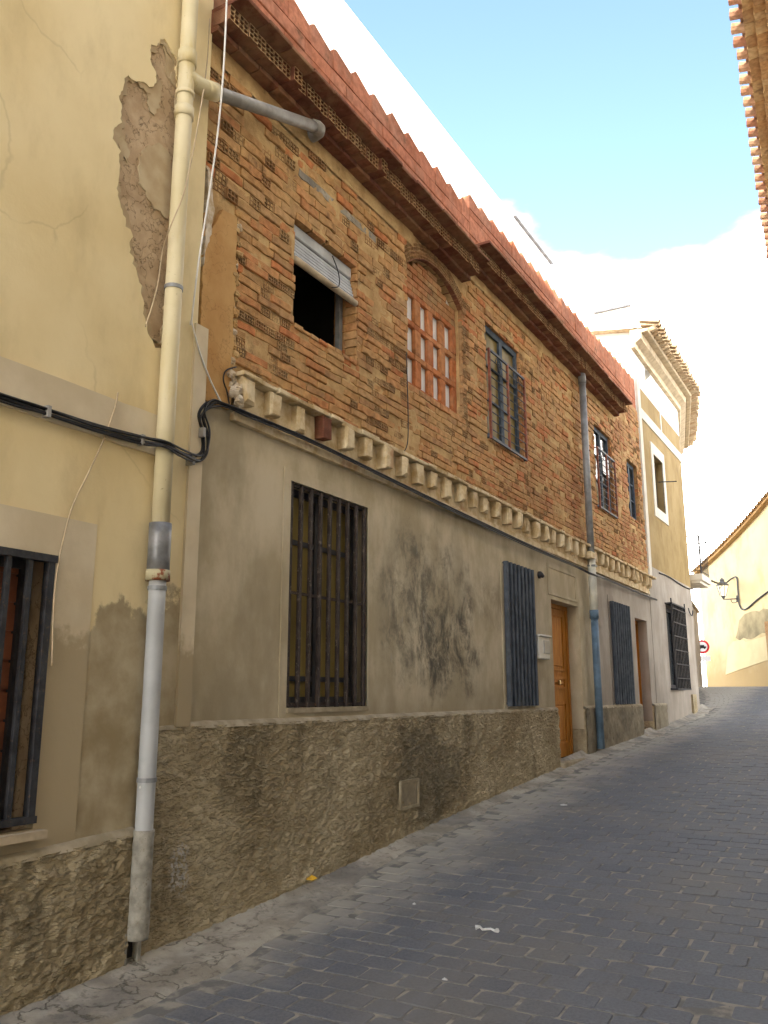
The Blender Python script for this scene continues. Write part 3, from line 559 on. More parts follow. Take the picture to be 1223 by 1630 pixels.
# mortar bed with lumps that ride over some bricks
def bed(y, z):
    d = mn.noise((y * 4, z * 5, 1.0)) * .013 - .004 + mn.noise((y * 23, z * 23, 4.0)) * .006
    s_ = mn.fractal((y * 1.1, z * 1.3, 7.7), .8, 2.1, 4)
    if s_ > .5: d += min(.015, (s_ - .5) * .09)
    return d
rough_sheet('mortar_bed', 'mortar', bh, HY0 - .05, HY1, lambda y: ZT - .02, lambda y: wall_top(y) + .05, -.0105, .026, 1, 1, holes=[lambda y, z: in_open(y, z, .012)], fn=bed)

STV, HDV = [], []
def stretcher(k):
    random.seed(300 + k); m = MB(); c = U(.004, .009); j = lambda a: U(-a, a); n = []
    ys_ = [-.5, -.5 + U(.15, .3), U(.1, .3), .5]; top = [.5 + U(-.09, .05) for _ in ys_]; bot = [-.5 + U(-.05, .09) for _ in ys_]
    fx = [U(-.007, .004) for _ in ys_]
    v = []
    for i, y in enumerate(ys_):
        yi = y * (1 - .03) if i in (0, 3) else y
        v += [(-.07, y, bot[i]), (-c, y, bot[i]), (fx[i], yi, bot[i] + .09), (fx[i] + j(.002), yi, top[i] - .09), (-c, y, top[i]), (-.07, y, top[i])]
    f = []
    for i in range(3):
        for q in range(5): a = i * 6 + q; f.append((a, a + 6, a + 7, a + 1))
    f += [(0, 1, 2, 3, 4, 5), tuple(18 + q for q in (5, 4, 3, 2, 1, 0))]
    return v, f
def header(k, ny=3, nz=2, broken=0):
    random.seed(400 + k); v = []; f = []; gy = [-.5]; 
    wv = .052; hw = (1 - wv * (ny + 1)) / ny
    for i in range(ny): gy += [gy[-1] + wv, gy[-1] + wv + hw]
    gy.append(.5); tz = .08; hz = (1 - tz * (nz + 1)) / nz; gzz = [-.5]
    for i in range(nz): gzz += [gzz[-1] + tz, gzz[-1] + tz + hz]
    gzz.append(.5); NY, NZ = len(gy), len(gzz)
    for y in gy:
        for z in gzz: v.append((U(-.0025, .0025), y + U(-.008, .008), z + U(-.015, .015)))
    for i in range(NY - 1):
        for q in range(NZ - 1):
            a, b, c_, d = i * NZ + q, (i + 1) * NZ + q, (i + 1) * NZ + q + 1, i * NZ + q + 1
            if i % 2 == 1 and q % 2 == 1:
                o = len(v); v += [(-.066, v[t_][1], v[t_][2]) for t_ in (a, b, c_, d)]
                f += [(o, o + 1, o + 2, o + 3), (a, b, o + 1, o), (b, c_, o + 2, o + 1), (c_, d, o + 3, o + 2), (d, a, o, o + 3)]
            else: f.append((a, b, c_, d))
    cor = [0, (NY - 1) * NZ, NY * NZ - 1, NZ - 1]; o = len(v); v += [(-.07, v[t_][1], v[t_][2]) for t_ in cor]
    ring = [[i * NZ for i in range(NY)], [(NY - 1) * NZ + q for q in range(NZ)], [i * NZ + NZ - 1 for i in range(NY)][::-1], list(range(NZ))[::-1]]
    for s_ in range(4): f.append(tuple([*ring[s_][::-1], o + s_, o + (s_ + 1) % 4]))
    return v, f
STV = [stretcher(k) for k in range(8)]; HDV = [header(k) for k in range(4)]; HD4 = [header(9 + k, 4, 2) for k in range(2)]
VAR = {('s', i): q for i, q in enumerate(STV)}; VAR.update({('h', i): q for i, q in enumerate(HDV)}); VAR.update({('q', i): q for i, q in enumerate(HD4)})
def vmesh(name, q, mat):
    me = bpy.data.meshes.new(name); me.from_pydata(q[0], [], q[1]); me.materials.append(M[mat]); return me
VM = {k: vmesh('brick' if k[0] == 's' else 'perforated_brick', q, 'brick' if k[0] == 's' else 'end_brick') for k, q in VAR.items()}
random.seed(33)
bricks = []     # (key, y, z, len, h, x, roll)
z = ZT + .012; ci = 0
LINT = (P(478, 275)[0], P(600, 372)[0], P(480, 275)[1] - .03, P(480, 275)[1] + .04)       # old concrete lintel strip
HB = (P(478, 215)[0], P(660, 345)[0], P(560, 270)[1])                                     # band of brick ends below the eaves
while z < EZ + 5.75:
    ch = (.073 if z < EZ + 3.55 else .0885) * U(.96, 1.04)
    hh = ch - .0075; y = BY0 - .3 + (ci % 2) * .12 + U(-.03, .03)
    while y < HY1 - .03:
        zc = z + ch / 2
        hp = .04 + .22 * max(0, mn.noise((y * .7, zc * .9, 5)) + .1)
        for jb in (4.2, 4.45, 4.85, 5.1, U1[1] + .3, NI[0] - .15, NI[0] - .42, NI[1] + .12, U2[1] + .1, U3[1] + .08, U4[1] + .06, U1[1] + .6):
            if abs(y + .06 - jb) < .10 and (ci % 2 == 0): hp = .93
        band = HB[0] < y < HB[1] and HB[2] - .11 < zc < HB[2] + .11
        if band: hp = 1
        hd = R() < hp; L = (.13 if hd else .268 * (1 if R() < .92 else U(.5, .8)))
        y2 = y + L
        # clip to openings
        segs = [(y, y2)]
        for W in (U1, U2, U3, U4, NI):
            top = W[3] if W is not NI else max(arch_z(min(max(y, NI[0]), NI[1])), arch_z(min(max(y2, NI[0]), NI[1]))) + .17
            if zc + ch * .42 > W[2] and zc - ch * .42 < top:
                e0, e1 = (W[0], W[1]) if (W is not NI or zc < NI[3]) else (NI[0] - .02, NI[1] + .02)
                ns = []
                for a, b in segs:
                    if b <= e0 or a >= e1: ns.append((a, b)); continue
                    if a < e0: ns.append((a, e0 + U(-.012, .004)))
                    if b > e1: ns.append((e1 + U(-.004, .012), b))
                segs = ns
        for a, b in segs:
            left = max(a, HY0 - .06 if zc > ZOR + .12 else orange_edge(zc)); a = left
            if b - a < .045: continue
            ym = (a + b) / 2
            if z + ch > wall_top(ym) - .02 and ym < YCE: continue
            if ym < YC2 and zc > EZ + 4.70: continue            # plain tan band below the eaves
            if LINT[0] < ym < LINT[1] and LINT[2] - .02 < zc < LINT[3] + .02: continue
            if b - a < .23 * .35 and not hd: key = ('s', random.randrange(8))
            elif hd and b - a > .09: key = ('h', random.randrange(4)) if zc > EZ + 3.5 else ('q', random.randrange(2))
            else: key = ('s', random.randrange(8))
            if not hd and R() < .02: continue                  # a brick knocked out
            bricks.append((key, ym, zc, b - a - .006, hh * U(.90, 1.05), U(-.011, .008) - (.02 if R() < .06 else 0), U(-.02, .02)))
        y = y2
    z += ch; ci += 1
hole_y, hole_z = P(908, 690)
bricks = [b for b in bricks if abs(b[1] - hole_y) > .17 or abs(b[2] - hole_z) > .07]
dist = lambda b: (CAM_X) ** 2 + b[1] ** 2 + (b[2] - EZ) ** 2
for kinds, nmax, nm, mt in ((('s',), 300, 'brick', 'brick'), (('h', 'q'), 200, 'perforated_brick', 'end_brick')):
    bl = sorted([b for b in bricks if b[0][0] in kinds and (b[1] > BY0 - .06)], key=dist)
    for (k, y, z, L, h, x, ro) in bl[:nmax]: link(nm, VM[k], None, bh, (x, y, z), rot=(ro, 0, 0), scale=(1, L, h))
    m = MB()
    for (k, y, z, L, h, x, ro) in bl[nmax:]:
        v, f = VAR[k]; m.add([(x + q[0], y + q[1] * L - q[2] * h * ro, z + q[2] * h + q[1] * L * ro) for q in v], f)
    if m.v: m.build(nm + 's', mt, bh, False, 'stuff')
# solid wall behind with openings, brick reveals
op = [rect(*U1), rect(*U2), rect(*U3), rect(*U4), [(NI[0], NI[2]), (NI[1], NI[2])] + [(NI[1] - (NI[1] - NI[0]) * i / 12, arch_z(NI[1] - (NI[1] - NI[0]) * i / 12)) for i in range(13)]]
MB().prism(rect(HY0 - .05, HY1, ZC0 + .0, EZ + 5.70), -.26, -.045, op).build('upper_wall', 'mortar', bh)
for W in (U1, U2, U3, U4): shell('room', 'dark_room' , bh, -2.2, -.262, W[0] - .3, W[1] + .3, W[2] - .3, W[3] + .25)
for (W, s_) in ((U1, 1), (U2, 1), (U3, 1), (U4, 1)):                  # bricks of the far jamb and the soffit, seen in the reveal
    m = MB(); z = W[2]
    while z < W[3] - .03:
        for q in range(2): m.rbox(-.255 + q * .125, -.135 + q * .122, W[1] - .012 + U(-.006, .004), W[1] + .02, z + .004, min(z + .074, W[3]), .002, .004)
        z += .082
    m.build('reveal_bricks', 'brick', bh, False, 'stuff')
    m = MB(); yy = W[0]
    while yy < W[1] - .02: m.box(-.25, -.01 + U(-.006, .004), yy + .004, min(yy + U(.2, .26), W[1]) - .004, W[3] - .018 + U(-.004, .004), W[3] + .04); yy += .25
    m.build('lintel', 'brick', bh)
    m = MB(); yy = W[0]
    while yy < W[1] - .02: m.rbox(-.2, .006 + U(-.01, .01), yy + .004, min(yy + .118, W[1]) - .004, W[2] - .03, W[2] + .012 + U(-.008, .012), .003, .006); yy += .12
    m.build('sill_bricks', 'brick', bh, False, 'stuff')
# tan mortar band under the eaves and the old lintel strip
rough_sheet('mortar_band', 'mortar', bh, BY0 + .1, NI[0] + .12, lambda y: EZ + 4.69 + .012 * mn.noise((y * 3, 0, 0)), lambda y: EZ + 4.86, .006, .03, .006, 6, seed=2)
rough_sheet('mortar_band', 'mortar', bh, YC2 + .05, YCE, lambda y: EZ + 4.99 + .02 * mn.noise((y * 3, 4, 0)), lambda y: EZ + 5.12, .006, .04, .006, 6, seed=6)
MB().prism(jag(rect(*LINT), .06, .012, 8), -.03, -.012).build('concrete_lintel', 'cement', bh)
random.seed(8)
# arch ring of brick ends round the bricked-up opening
c = (NI[0] + NI[1]) / 2; hw_ = (NI[1] - NI[0]) / 2; rr = (hw_ ** 2 + RISE ** 2) / (2 * RISE); zc0 = NI[3] - (rr - RISE); a0 = math.asin(hw_ / rr)
for ring in range(2):
    r0 = rr + .045 + ring * .088; n = 17 + ring * 2
    for i in range(n):
        an = -a0 * 1.02 + 2 * a0 * 1.02 * (i + .5) / n; L = 2 * a0 * r0 / n - .008
        link('arch_brick', VM[('h', i % 4)], None, bh, (.008 - ring * .004 + U(-.004, .004), c + r0 * math.sin(an), zc0 + r0 * math.cos(an)), rot=(-an + U(-.03, .03), 0, 0), scale=(1, L, .08))
m = MB(); n = 20
for i in range(n):
    a1, a2 = -a0 + 2 * a0 * i / n, -a0 + 2 * a0 * (i + .92) / n; v = []
    for x in (-.2, .012):
        for (r_, a_) in ((rr, a1), (rr, a2), (rr + .012, a2), (rr + .012, a1)): v.append((x, c + r_ * math.sin(a_), zc0 + r_ * math.cos(a_)))
    m.add(v, [(3, 2, 1, 0), (4, 5, 6, 7), (0, 1, 5, 4), (1, 2, 6, 5), (2, 3, 7, 6), (3, 0, 4, 7)])
m.build('arch_soffit', 'cornice_brick', bh)
# recessed infill: plain courses above, open lattice below
XN = -.075
def nbrick(y0, y1, z0, z1, mat='lattice_brick', x=None):
    xx = XN + U(-.003, .003) if x is None else x; return MB().rbox(XN - .042, xx, y0, y1, z0, z1, .0015, .004).build('lattice_brick', mat, bh)
ny0, ny1 = NI[0] + .004, NI[1] - .004; zl = NI[2] + .01
rows = 3; rh = .285; hz = .052; zt = zl
nbrick(ny0, ny1, zt, zt + .05); zt += .053
wcol = (ny1 - ny0) / 9.0
for r_ in range(rows):
    for i in range(5): c_ = ny0 + .05 + (ny1 - ny0 - .10) * i / 4; nbrick(max(ny0, c_ - .066), min(ny1, c_ + .066), zt, zt + rh)
    zt += rh + .003
    k = ny0
    while k < ny1 - .02: k2 = min(k + .27, ny1); nbrick(k, k2 - .004, zt, zt + .062); k = k2
    zt += .065
rw_ = 0
while zt < NI[3] + RISE - .03:
    k = ny0 - (rw_ % 2) * .12
    while k < ny1:
        a, b = max(k, ny0), min(k + .24, ny1); tz_ = min(arch_z(a + .01), arch_z(b - .01))
        if b - a > .03 and tz_ - zt > .02: nbrick(a, b - .006, zt, min(zt + .066, tz_ - .004), 'infill_brick')
        k += .24
    zt += .073; rw_ += 1
MB().box(XN - .072, XN - .046, NI[0] + .001, NI[1] - .001, NI[2] + .002, NI[3] + .1).build('white_backing', 'bright_white', bh); MB().box(-.262, XN - .073, NI[0] - .01, NI[1] + .01, NI[2] - .01, NI[3] + RISE).build('niche_core', 'mortar', bh)
for i in range(22):    # cut brick ends up the right-hand jamb of the niche
    z = NI[2] + .03 + i * .075
    if z < NI[3]: link('perforated_brick', VM[('h', i % 4)], None, bh, (.006 + U(-.006, .004), NI[1] + .055, z), rot=(U(-.03, .03), 0, 0), scale=(1, .10 + U(-.01, .01), .068))
# --- surviving orange and white plaster at the left end
oy0 = HY0 - .045
op_ = [(oy0, ZC0 + .02)] + [(orange_edge(ZC0 + .02 + (ZOR - ZC0) * i / 24) - .01, ZC0 + .02 + (ZOR - ZC0) * i / 24) for i in range(25)] + [P(352, 335), P(338, 360), P(318, 380), (oy0, P(312, 330)[1])]
MB().prism(jag(op_, .04, .012, 5), -.03, .022).build('orange_plaster', 'orange_plaster', bh)
MB().prism(jag([(oy0, P(312, 420)[1])] + [P(a, b) for a, b in ((322, 400), (330, 380), (336, 340), (334, 300), (330, 270), (318, 262))] + [(oy0, P(312, 262)[1])], .03, .016, 9), -.02, .030).build('white_plaster', 'white_plaster', bh)
random.seed(52); zk = ZC0 + .3
while zk < ZOR + .1:
    m = MB(); c = Vector((-.002 + U(-.012, .012), orange_edge(zk) + U(-.005, .05), zk)); s_ = U(.022, .05); v = []; f = []
    for lat in range(5):
        for lon in range(7):
            a1 = math.pi * (lat + .5) / 5; a2 = 2 * math.pi * lon / 7; v.append(c + Vector((math.sin(a1) * math.cos(a2) * .7, math.sin(a1) * math.sin(a2), math.cos(a1) * .8)) * s_ * U(.65, 1.2))
    for lat in range(4):
        for lon in range(7): f.append((lat * 7 + lon, lat * 7 + (lon + 1) % 7, lat * 7 + 7 + (lon + 1) % 7, lat * 7 + 7 + lon))
    f += [tuple(range(7))[::-1], tuple(28 + q for q in range(7))]; m.add(v, f).build('mortar_lump', random.choice(('mortar', 'mortar', 'orange_plaster', 'white_plaster')), bh); zk += U(.03, .09)
# --- upper windows
def casement(W, X, mat, glass='glass', mull=True, open_=False):
    holes = [rect(W[0] + .09, (W[0] + W[1]) / 2 - .05, W[2] + .10, W[3] - .10), rect((W[0] + W[1]) / 2 + .05, W[1] - .09, W[2] + .10, W[3] - .10)]
    f = MB().prism(rect(W[0] + .004, W[1] - .016, W[2] + .014, W[3] - .02), X - .06, X, holes).build('window_frame', mat, bh)
    for h in holes:
        a, b, z0, z1 = h[0][0], h[1][0], h[0][1], h[2][1]; MB().box(X - .04, X - .032, a, b, z0, z1).build('pane', glass, f)
        for k in (1, 2): MB().box(X - .03, X - .006, a, b, z0 + (z1 - z0) * k / 3 - .012, z0 + (z1 - z0) * k / 3 + .012).build('glazing_bar', mat, f)
    return f
casement(U2, -.05, 'blue_frame', 'yellow_glass'); casement(U3, -.06, 'blue_frame'); casement(U4, -.08, 'blue_frame')
MB().box(-.045, -.04, P(963, 735)[0], P(974, 760)[0], P(963, 735)[1] - .2, P(963, 735)[1] + .12).build('paper_notice', 'sign_white', bh)
def railing(W, xg, z1):
    g = MB(); y0, y1 = W[0] + .0, W[1] + .02
    g.prism(rect(y0 - .012, y1 + .012, W[2] - .014, z1 + .014), xg - .012, xg + .010, [rect(y0 + .012, y1 - .012, W[2] + .014, z1 - .014)])
    for z in (W[2] + .0, z1):
        for yy in (y0, y1): g.beam((-.08, yy, z), (xg, yy, z), .02, .02)
    g = g.build('window_railing', 'black_iron', bh); k = 0; z = W[2] + .11
    while z < z1 - .05: MB().tube([(xg, y0, z), (xg, y1, z)], .0065, 6).build('rail', 'black_iron', g); z += .115
    for q in (0, .5, 1): MB().box(xg - .016, xg + .012, y0 + (y1 - y0) * q - .016, y0 + (y1 - y0) * q + .016, W[2] - .015, z1 + .015).build('post', 'rust_iron', g)
    for s_ in (-1, 1):
        yc = (y0 + y1) / 2 + s_ * (y1 - y0) * .25; MB().tube([(xg, yc + s_ * (.11 - .0045 * i) * math.cos(i * .42), z1 - .12 + (.11 - .0045 * i) * math.sin(i * .42)) for i in range(22)], .006, 6).build('scroll', 'black_iron', g)
railing(U2, .035, U2[2] + 1.15); railing(U3, .035, U3[2] + 1.05)
# window with the hanging roller blind
fz = U1
MB().box(-.2, -.155, fz[1] - .075, fz[1] - .022, fz[2] + .012, fz[3] - .2).build('window_frame', 'galvanised', bh)
MB().box(-.2, -.155, fz[0] + .002, fz[0] + .04, fz[2] + .012, fz[3] - .2).build('window_frame', 'dark_frame', bh)
MB().rbox(-.19, -.06, fz[0] + .01, fz[1] - .02, fz[3] - .14, fz[3] - .025, .002, .01).build('blind_box', 'blind_box', bh)
bl = thing('roller_blind', 'pale grey slatted roller blind hanging half down in the open dark window', 'blind', (-.05, (fz[0] + fz[1]) / 2, fz[3] - .14))
n = 6
for i in range(n):
    z1 = fz[3] - .15 - i * .036; x = -.07 + .05 * (i / n)
    MB().rbox(x - .012, x, fz[0] + .02, fz[1] - .02, z1 - .026, z1, .001, .004).build('slat', 'blind_slat', bl)
MB().box(-.094, -.088, fz[0] + .03, fz[1] - .03, fz[3] - .15 - n * .036, fz[3] - .15).build('tape_backing', 'dark_frame', bl)
MB().tube([(-.015, fz[0] + .0, fz[3] - .15 - n * .036 - .025), (-.015, fz[1] - .015, fz[3] - .15 - n * .036 - .025)], .03, 12).build('rolled_slats', 'stone_sill', bl, True)
MB().tube(smooth_path([(-.05, fz[0] + .62, fz[3] - .06), (.02, fz[0] + .6, fz[3] - .22), (.03, fz[0] + .62, fz[3] - .32), (.03, fz[0] + .60, fz[3] - .39), (.0, fz[0] + .54, fz[3] - .42)]), .005, 6).build('cord', 'black_cable', bl)
# --- eaves cornice of brick courses, in two heights
random.seed(14)
def cornice(y0, y1, dz, gap=0.0):
    z0 = EZ + 4.845 + dz
    y = y0
    while y < y1 - .02:                                     # first course, flat stretchers
        l = min(.245, y1 - y); x1 = .11 + U(-.008, .008)
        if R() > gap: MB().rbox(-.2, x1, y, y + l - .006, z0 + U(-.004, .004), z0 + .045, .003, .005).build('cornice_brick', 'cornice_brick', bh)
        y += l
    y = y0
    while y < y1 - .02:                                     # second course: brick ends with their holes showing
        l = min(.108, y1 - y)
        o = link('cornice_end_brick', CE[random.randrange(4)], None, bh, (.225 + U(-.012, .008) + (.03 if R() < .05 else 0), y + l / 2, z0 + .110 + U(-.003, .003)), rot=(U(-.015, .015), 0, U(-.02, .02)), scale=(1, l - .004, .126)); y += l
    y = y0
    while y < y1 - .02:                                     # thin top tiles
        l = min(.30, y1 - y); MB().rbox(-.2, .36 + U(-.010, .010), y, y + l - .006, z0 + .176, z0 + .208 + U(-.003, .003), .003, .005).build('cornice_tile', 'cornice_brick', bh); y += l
def deep(q):   # perforated brick carried back into the wall
    v, f = q; return [((-.40 if p[0] < -.06 else p[0]), p[1], p[2]) for p in v], f
CE = [vmesh('cornice_end_brick', deep(header(20 + k, 2, 3)), 'end_brick') for k in range(4)]
for me in CE:
    me.materials.append(M['cornice_brick'])
    for pl in me.polygons:
        if abs(pl.normal.x) < .5 and pl.area > .1: pl.material_index = 1
random.seed(14)
cornice(P(364, 8, .2)[0], YC2, 0.0, .02); cornice(YC2 + .004, YCE, .262)
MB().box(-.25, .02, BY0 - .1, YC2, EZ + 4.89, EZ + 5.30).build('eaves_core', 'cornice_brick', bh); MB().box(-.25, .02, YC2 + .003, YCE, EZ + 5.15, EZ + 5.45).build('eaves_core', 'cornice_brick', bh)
# --- parapet of big hollow clay blocks, sawtooth top
random.seed(19)
XPp = -.03
for (ya, yb_, zt0) in ((BY0 - .2, YC2 + .3, EZ + 6.02), (YC2 + .304, HY1, EZ + 6.23)):
    z = EZ + 5.12; r_ = 0
    while z < zt0 - .02:
        zt_ = min(z + .27, zt0 - .205) if zt0 - .205 - z > .05 else zt0
        top = zt_ >= zt0 - .01; y = ya + (r_ % 2) * -.3; L = .36 if top else .70
        while y < yb_ - .01:
            a, b = max(y, ya), min(y + L, yb_)
            if b - a > .04:
                if top: MB().prism([(a + .003, z + .005), (b - .003, z + .005), (b - .003, zt0 - .045 + (b - 10) * .034 * (yb_ > 12) + U(-.012, .008)), (a + .05, zt0 + .05 + (a - 10) * .034 * (yb_ > 12) + U(-.015, .015)), (a + .003, zt0 + .015 + (a - 10) * .034 * (yb_ > 12))], XPp - .11, XPp + U(-.006, .006)).build('parapet_block', 'parapet_block', bh)
                else: MB().rbox(XPp - .11, XPp + U(-.004, .004), a + .003, b - .003, z + .004, zt_ - .004, .002, .006).build('parapet_block', 'parapet_block', bh)
            y += L
        z = zt_; r_ += 1
MB().box(XPp - .16, XPp - .10, BY0 - .2, HY1 - .005, EZ + 5.0, EZ + 5.86).build('parapet_backing', 'parapet_block', bh)
# broken ends at the step of the cornice
m = MB()
for i in range(7): m.rbox(-.1, .05 + U(-.05, .1), YC2 - .32 + U(0, .3), YC2 - .2 + U(0, .3), EZ + 5.11, EZ + 5.15 + U(.02, .16), .01, .01)
m.build('broken_bricks', 'brick', bh)
# --- white set-back attic storey in the sun, roof body
az = EZ + 9.22
MB().box(-4.5, -1.5, 1.0, 16.9, EZ + 5.3, az).build('attic_wall', 'bright_white', bh)
e0, e1 = P(820, 345, -1.46), P(886, 432, -1.46)
MB().box(-1.5, -1.44, e0[0], 16.6, az + .002, az + .05).build('attic_gutter', 'tin_edge', bh)
MB().box(-6.5, -2.25, HY0 - .1, HY1, gz(4) - .5, EZ + 5.3).build('house_body', 'mortar', bh)  # unseen body, deck and party walls here are added to block light
MB().box(-2.2, -.14, HY0 - .1, HY1, EZ + 5.20, EZ + 5.298).build('roof_deck', 'mortar', bh)
m = MB(); m.box(-2.24, -.27, HY0 - .1, HY0 - .05, gz(4) - .3, EZ + 5.2); m.box(-2.24, -.27, HY1 - .06, HY1 - .005, gz(16), EZ + 5.2); m.build('party_wall', 'mortar', bh)

# ================================================================== PIPES AND CABLES ON THE FRONTS
XP_ = .115
def pline(a, b, n=2): return [(XP_, *P(a[0] + (b[0] - a[0]) * i / (n - 1), a[1] + (b[1] - a[1]) * i / (n - 1), XP_)) for i in range(n)]
yp = P(258, 800, XP_)[0]
dp = thing('drainpipe', 'tall cream drainpipe with grey lower length between the ochre and the brick house', 'pipe', (XP_, yp, gz(yp)))
zA, zB, zC = P(250, 832, XP_)[1], P(248, 915, XP_)[1], P(215, 1495, XP_)[1]
zt1, ztee, zlow = P(300, 95, XP_)[1], P(298, 165, XP_)[1], P(298, 182, XP_)[1]
def yat(z): return yp + .004 * math.sin(z * 1.3)
def vt(z0, z1, r, n=6): return MB().tube([(XP_, yat(z0 + (z1 - z0) * i / n), z0 + (z1 - z0) * i / n) for i in range(n + 1)], r, 18)
vt(zA - .02, ztop, .056).build('upper_pipe', 'cream_pipe', dp, True)
for (a, b) in ((zlow - .05, zlow + .03), (ztee - .02 + .06, ztee + .07), (zt1 - .06, zt1 + .05)): vt(a, b, .066, 2).build('coupling', 'cream_pipe', dp, True)
vt(zB + .02, zA, .069, 3).build('sleeve', 'pipe_sleeve', dp, True); vt(zB - .035, zB + .03, .074, 2).build('collar', 'rust_collar', dp, True)
vt(zC, zB, .052, 10).build('lower_pipe', 'grey_pipe', dp, True)
sp = vt(zC - .005, P(206, 1325, XP_)[1], .060, 30)
sp.v = [(p[0] + .005 * mn.noise((p[1] * 30, p[2] * 30, p[0] * 30)), p[1] + .005 * mn.noise((p[1] * 30, p[2] * 30 + 9, 1)), p[2]) for p in sp.v]; sp.build('stucco_coating', 'coated_pipe', dp, True)
for zc_ in (EZ + .62, EZ + 2.6, EZ + 1.0 - 1.5):
    vt(zc_, zc_ + .025, .062 if zc_ > EZ + 1 else .058, 1).build('pipe_clip', 'galvanised', dp)
m = MB().box(.0, .04, yp - .07, yp + .07, gz(yp) - .02, zC + .05); m.build('outlet_dark_box', 'dark_room', dp)  # solid box coloured dark, standing in for the shade of the outlet hole
MB().prism(jag([(yp - .062, gz(yp) - .02), (yp - .04, gz(yp) - .02), (yp - .04, zC - .01), (yp + .04, zC - .01), (yp + .04, gz(yp) - .02), (yp + .062, gz(yp) - .02), (yp + .06, zC + .03), (yp - .06, zC + .03)], .03, .004, 3), .03, .085).build('outlet_surround', 'coated_pipe', dp)
yb0, zb0 = P(330, 143, .13); yb1, zb1 = P(505, 203, .13)
MB().tube(smooth_path([(XP_, yp, zb0 - .03), (.125, yp + .1, zb0 - .02), (.13, yb0 + .02, zb0 + .005)]), .06, 16).build('tee', 'cream_pipe', dp, True)
MB().tube([(.13, yb0 - .02, zb0 - .006), (.13, yb0 + .09, zb0 + .04)], .066, 16).build('coupling', 'cream_pipe', dp, True)
MB().tube([(.13, yb0, zb0), (.13, yb1, zb1)], .05, 16).build('branch_pipe', 'plastic_grey', dp, True)
MB().tube([(.13, yb1 - .06, zb1 - .024), (.13, yb1, zb1), (.12, yb1 + .04, zb1 + .014), (.09, yb1 + .075, zb1 + .02), (.03, yb1 + .09, zb1 + .02), (-.04, yb1 + .09, zb1 + .02)], .06, 16).build('elbow', 'plastic_grey', dp, True)

y2 = P(941, 880, .1)[0]; rp = thing('downpipe', 'grey downpipe from the eaves, blue near the street, on the brick front', 'pipe', (.1, y2, gz(y2)))
zq0, zq1, zq2 = P(936, 880, .1)[1], P(948, 975, .1)[1], EZ - .8
def rt_(z0, z1, r): return MB().tube([(.1, y2, z0), (.1, y2, z1)], r, 16)
zt2 = P(928, 600, .1)[1]
rt_(zq0 - .1, zt2, .055).build('upper_pipe', 'galvanised', rp, True)
MB().tube([(.1, y2, zt2 - .14), (.1, y2, zt2 - .02), (.095, y2, zt2 + .04), (.06, y2, zt2 + .08), (.0, y2, zt2 + .09), (-.1, y2, zt2 + .09)], .064, 16).build('elbow', 'galvanised', rp, True)
rt_(zq1 - .02, zq0 - .05, .062).build('middle_pipe', 'cream_duct', rp, True); rt_(zq1 - .10, zq1 + .03, .07).build('coupling', 'blue_pipe', rp, True)
MB().tube([(.1, y2, zq2), (.1, y2, zq1 - .03)], .056, 16).build('lower_pipe', 'blue_pipe', rp, True)
rt_(gz(y2) + .1, zq2 + .05, .03).build('outlet', 'rust_iron', rp, True)
MB().box(0.0, .16, y2 - .2, y2 + .13, zq0 - .08, zq0 + .02).build('bracket_block', 'corbel_plaster', rp); MB().box(.0, .17, y2 - .06, y2 + .06, zq0 - .2, zq0 - .17).build('pipe_clip', 'galvanised', rp)

def cable(name, label, paths, r, mat, cat='cable', n=6):
    m = MB()
    for p in paths: m.tube(smooth_path(p, 6), r, n)
    return tag(m.build(name, mat, None, True), label, cat)
# main bundle: along the band, round the pipe, up the loop, then under the corbels
bun = thing('cable_bundle', 'black cable bundle looping over the drainpipe and running under the corbels', 'cable', (.2, 3.5, EZ + 1.8))
random.seed(4)
base = [(-260, 545, .07), (0, 632, .07), (75, 655, .07), (150, 680, .07), (225, 700, .075), (262, 708, .19), (290, 722, .15), (312, 730, .06), (326, 720, .06), (327, 690, .06), (322, 660, .06), (335, 642, .06), (360, 645, .06), (400, 662, .075), (500, 705, .075), (640, 772, .075), (760, 830, .075), (860, 876, .075), (920, 903, .075), (938, 912, .19), (955, 918, .19), (966, 922, .075), (1020, 945, .07), (1046, 955, .06)]
for k in range(4):
    o = [(-4, -3), (3, 2), (-1, 5), (5, -4)][k]; p = [(a + (o[0] + U(-2, 2) if 280 < a < 345 else 0), b + (o[1] + U(-2, 2)) * (1.0 if a < 350 else .5) * (1 if a < 900 else .4), c_ + k * .006) for a, b, c_ in base]
    MB().tube(smooth_path(wpts(p, .07), 6), .0105 if k < 2 else .007, 7).build('cable', 'black_cable', bun, True)
for (a, b) in ((75, 655), (225, 700), (305, 732), (322, 688)):
    y, z = P(a, b, .075); MB().box(.03, .098, y - .012, y + .012, z - .035, z + .03).build('cable_clip', 'plastic_grey', bun)
cable('thin_cable', 'thin black cable end curling up from the bundle onto the orange plaster', [wpts([(366, 648), (362, 625), (356, 605), (360, 590), (376, 584)], .045)], .006, 'black_cable')
cable('white_wire', 'thin white wire hanging slack in front of the brick corner from above', [wpts([(362, -60, .46), (361, 0, .44), (356, 110, .42), (347, 210, .34), (333, 310, .26), (316, 420, .16), (305, 512, .07)], .12) + wpts([(305, 512), (318, 560), (335, 605), (352, 640)], .06)], .0065, 'white_wire', 'wire')
cable('beige_wire', 'thin beige wire running down beside and behind the cream drainpipe', [wpts([(334, 30, .08), (330, 100, .09), (320, 170, .21), (306, 250, .21), (292, 310, .19), (278, 345, .185), (268, 370, .15), (259, 400, .06), (250, 460, .06), (232, 520, .06)], .07), wpts([(188, 625), (183, 650), (165, 700), (140, 755), (118, 800), (103, 850), (92, 905), (86, 960), (83, 1060)], .06)], .005, 'tan_wire', 'wire')
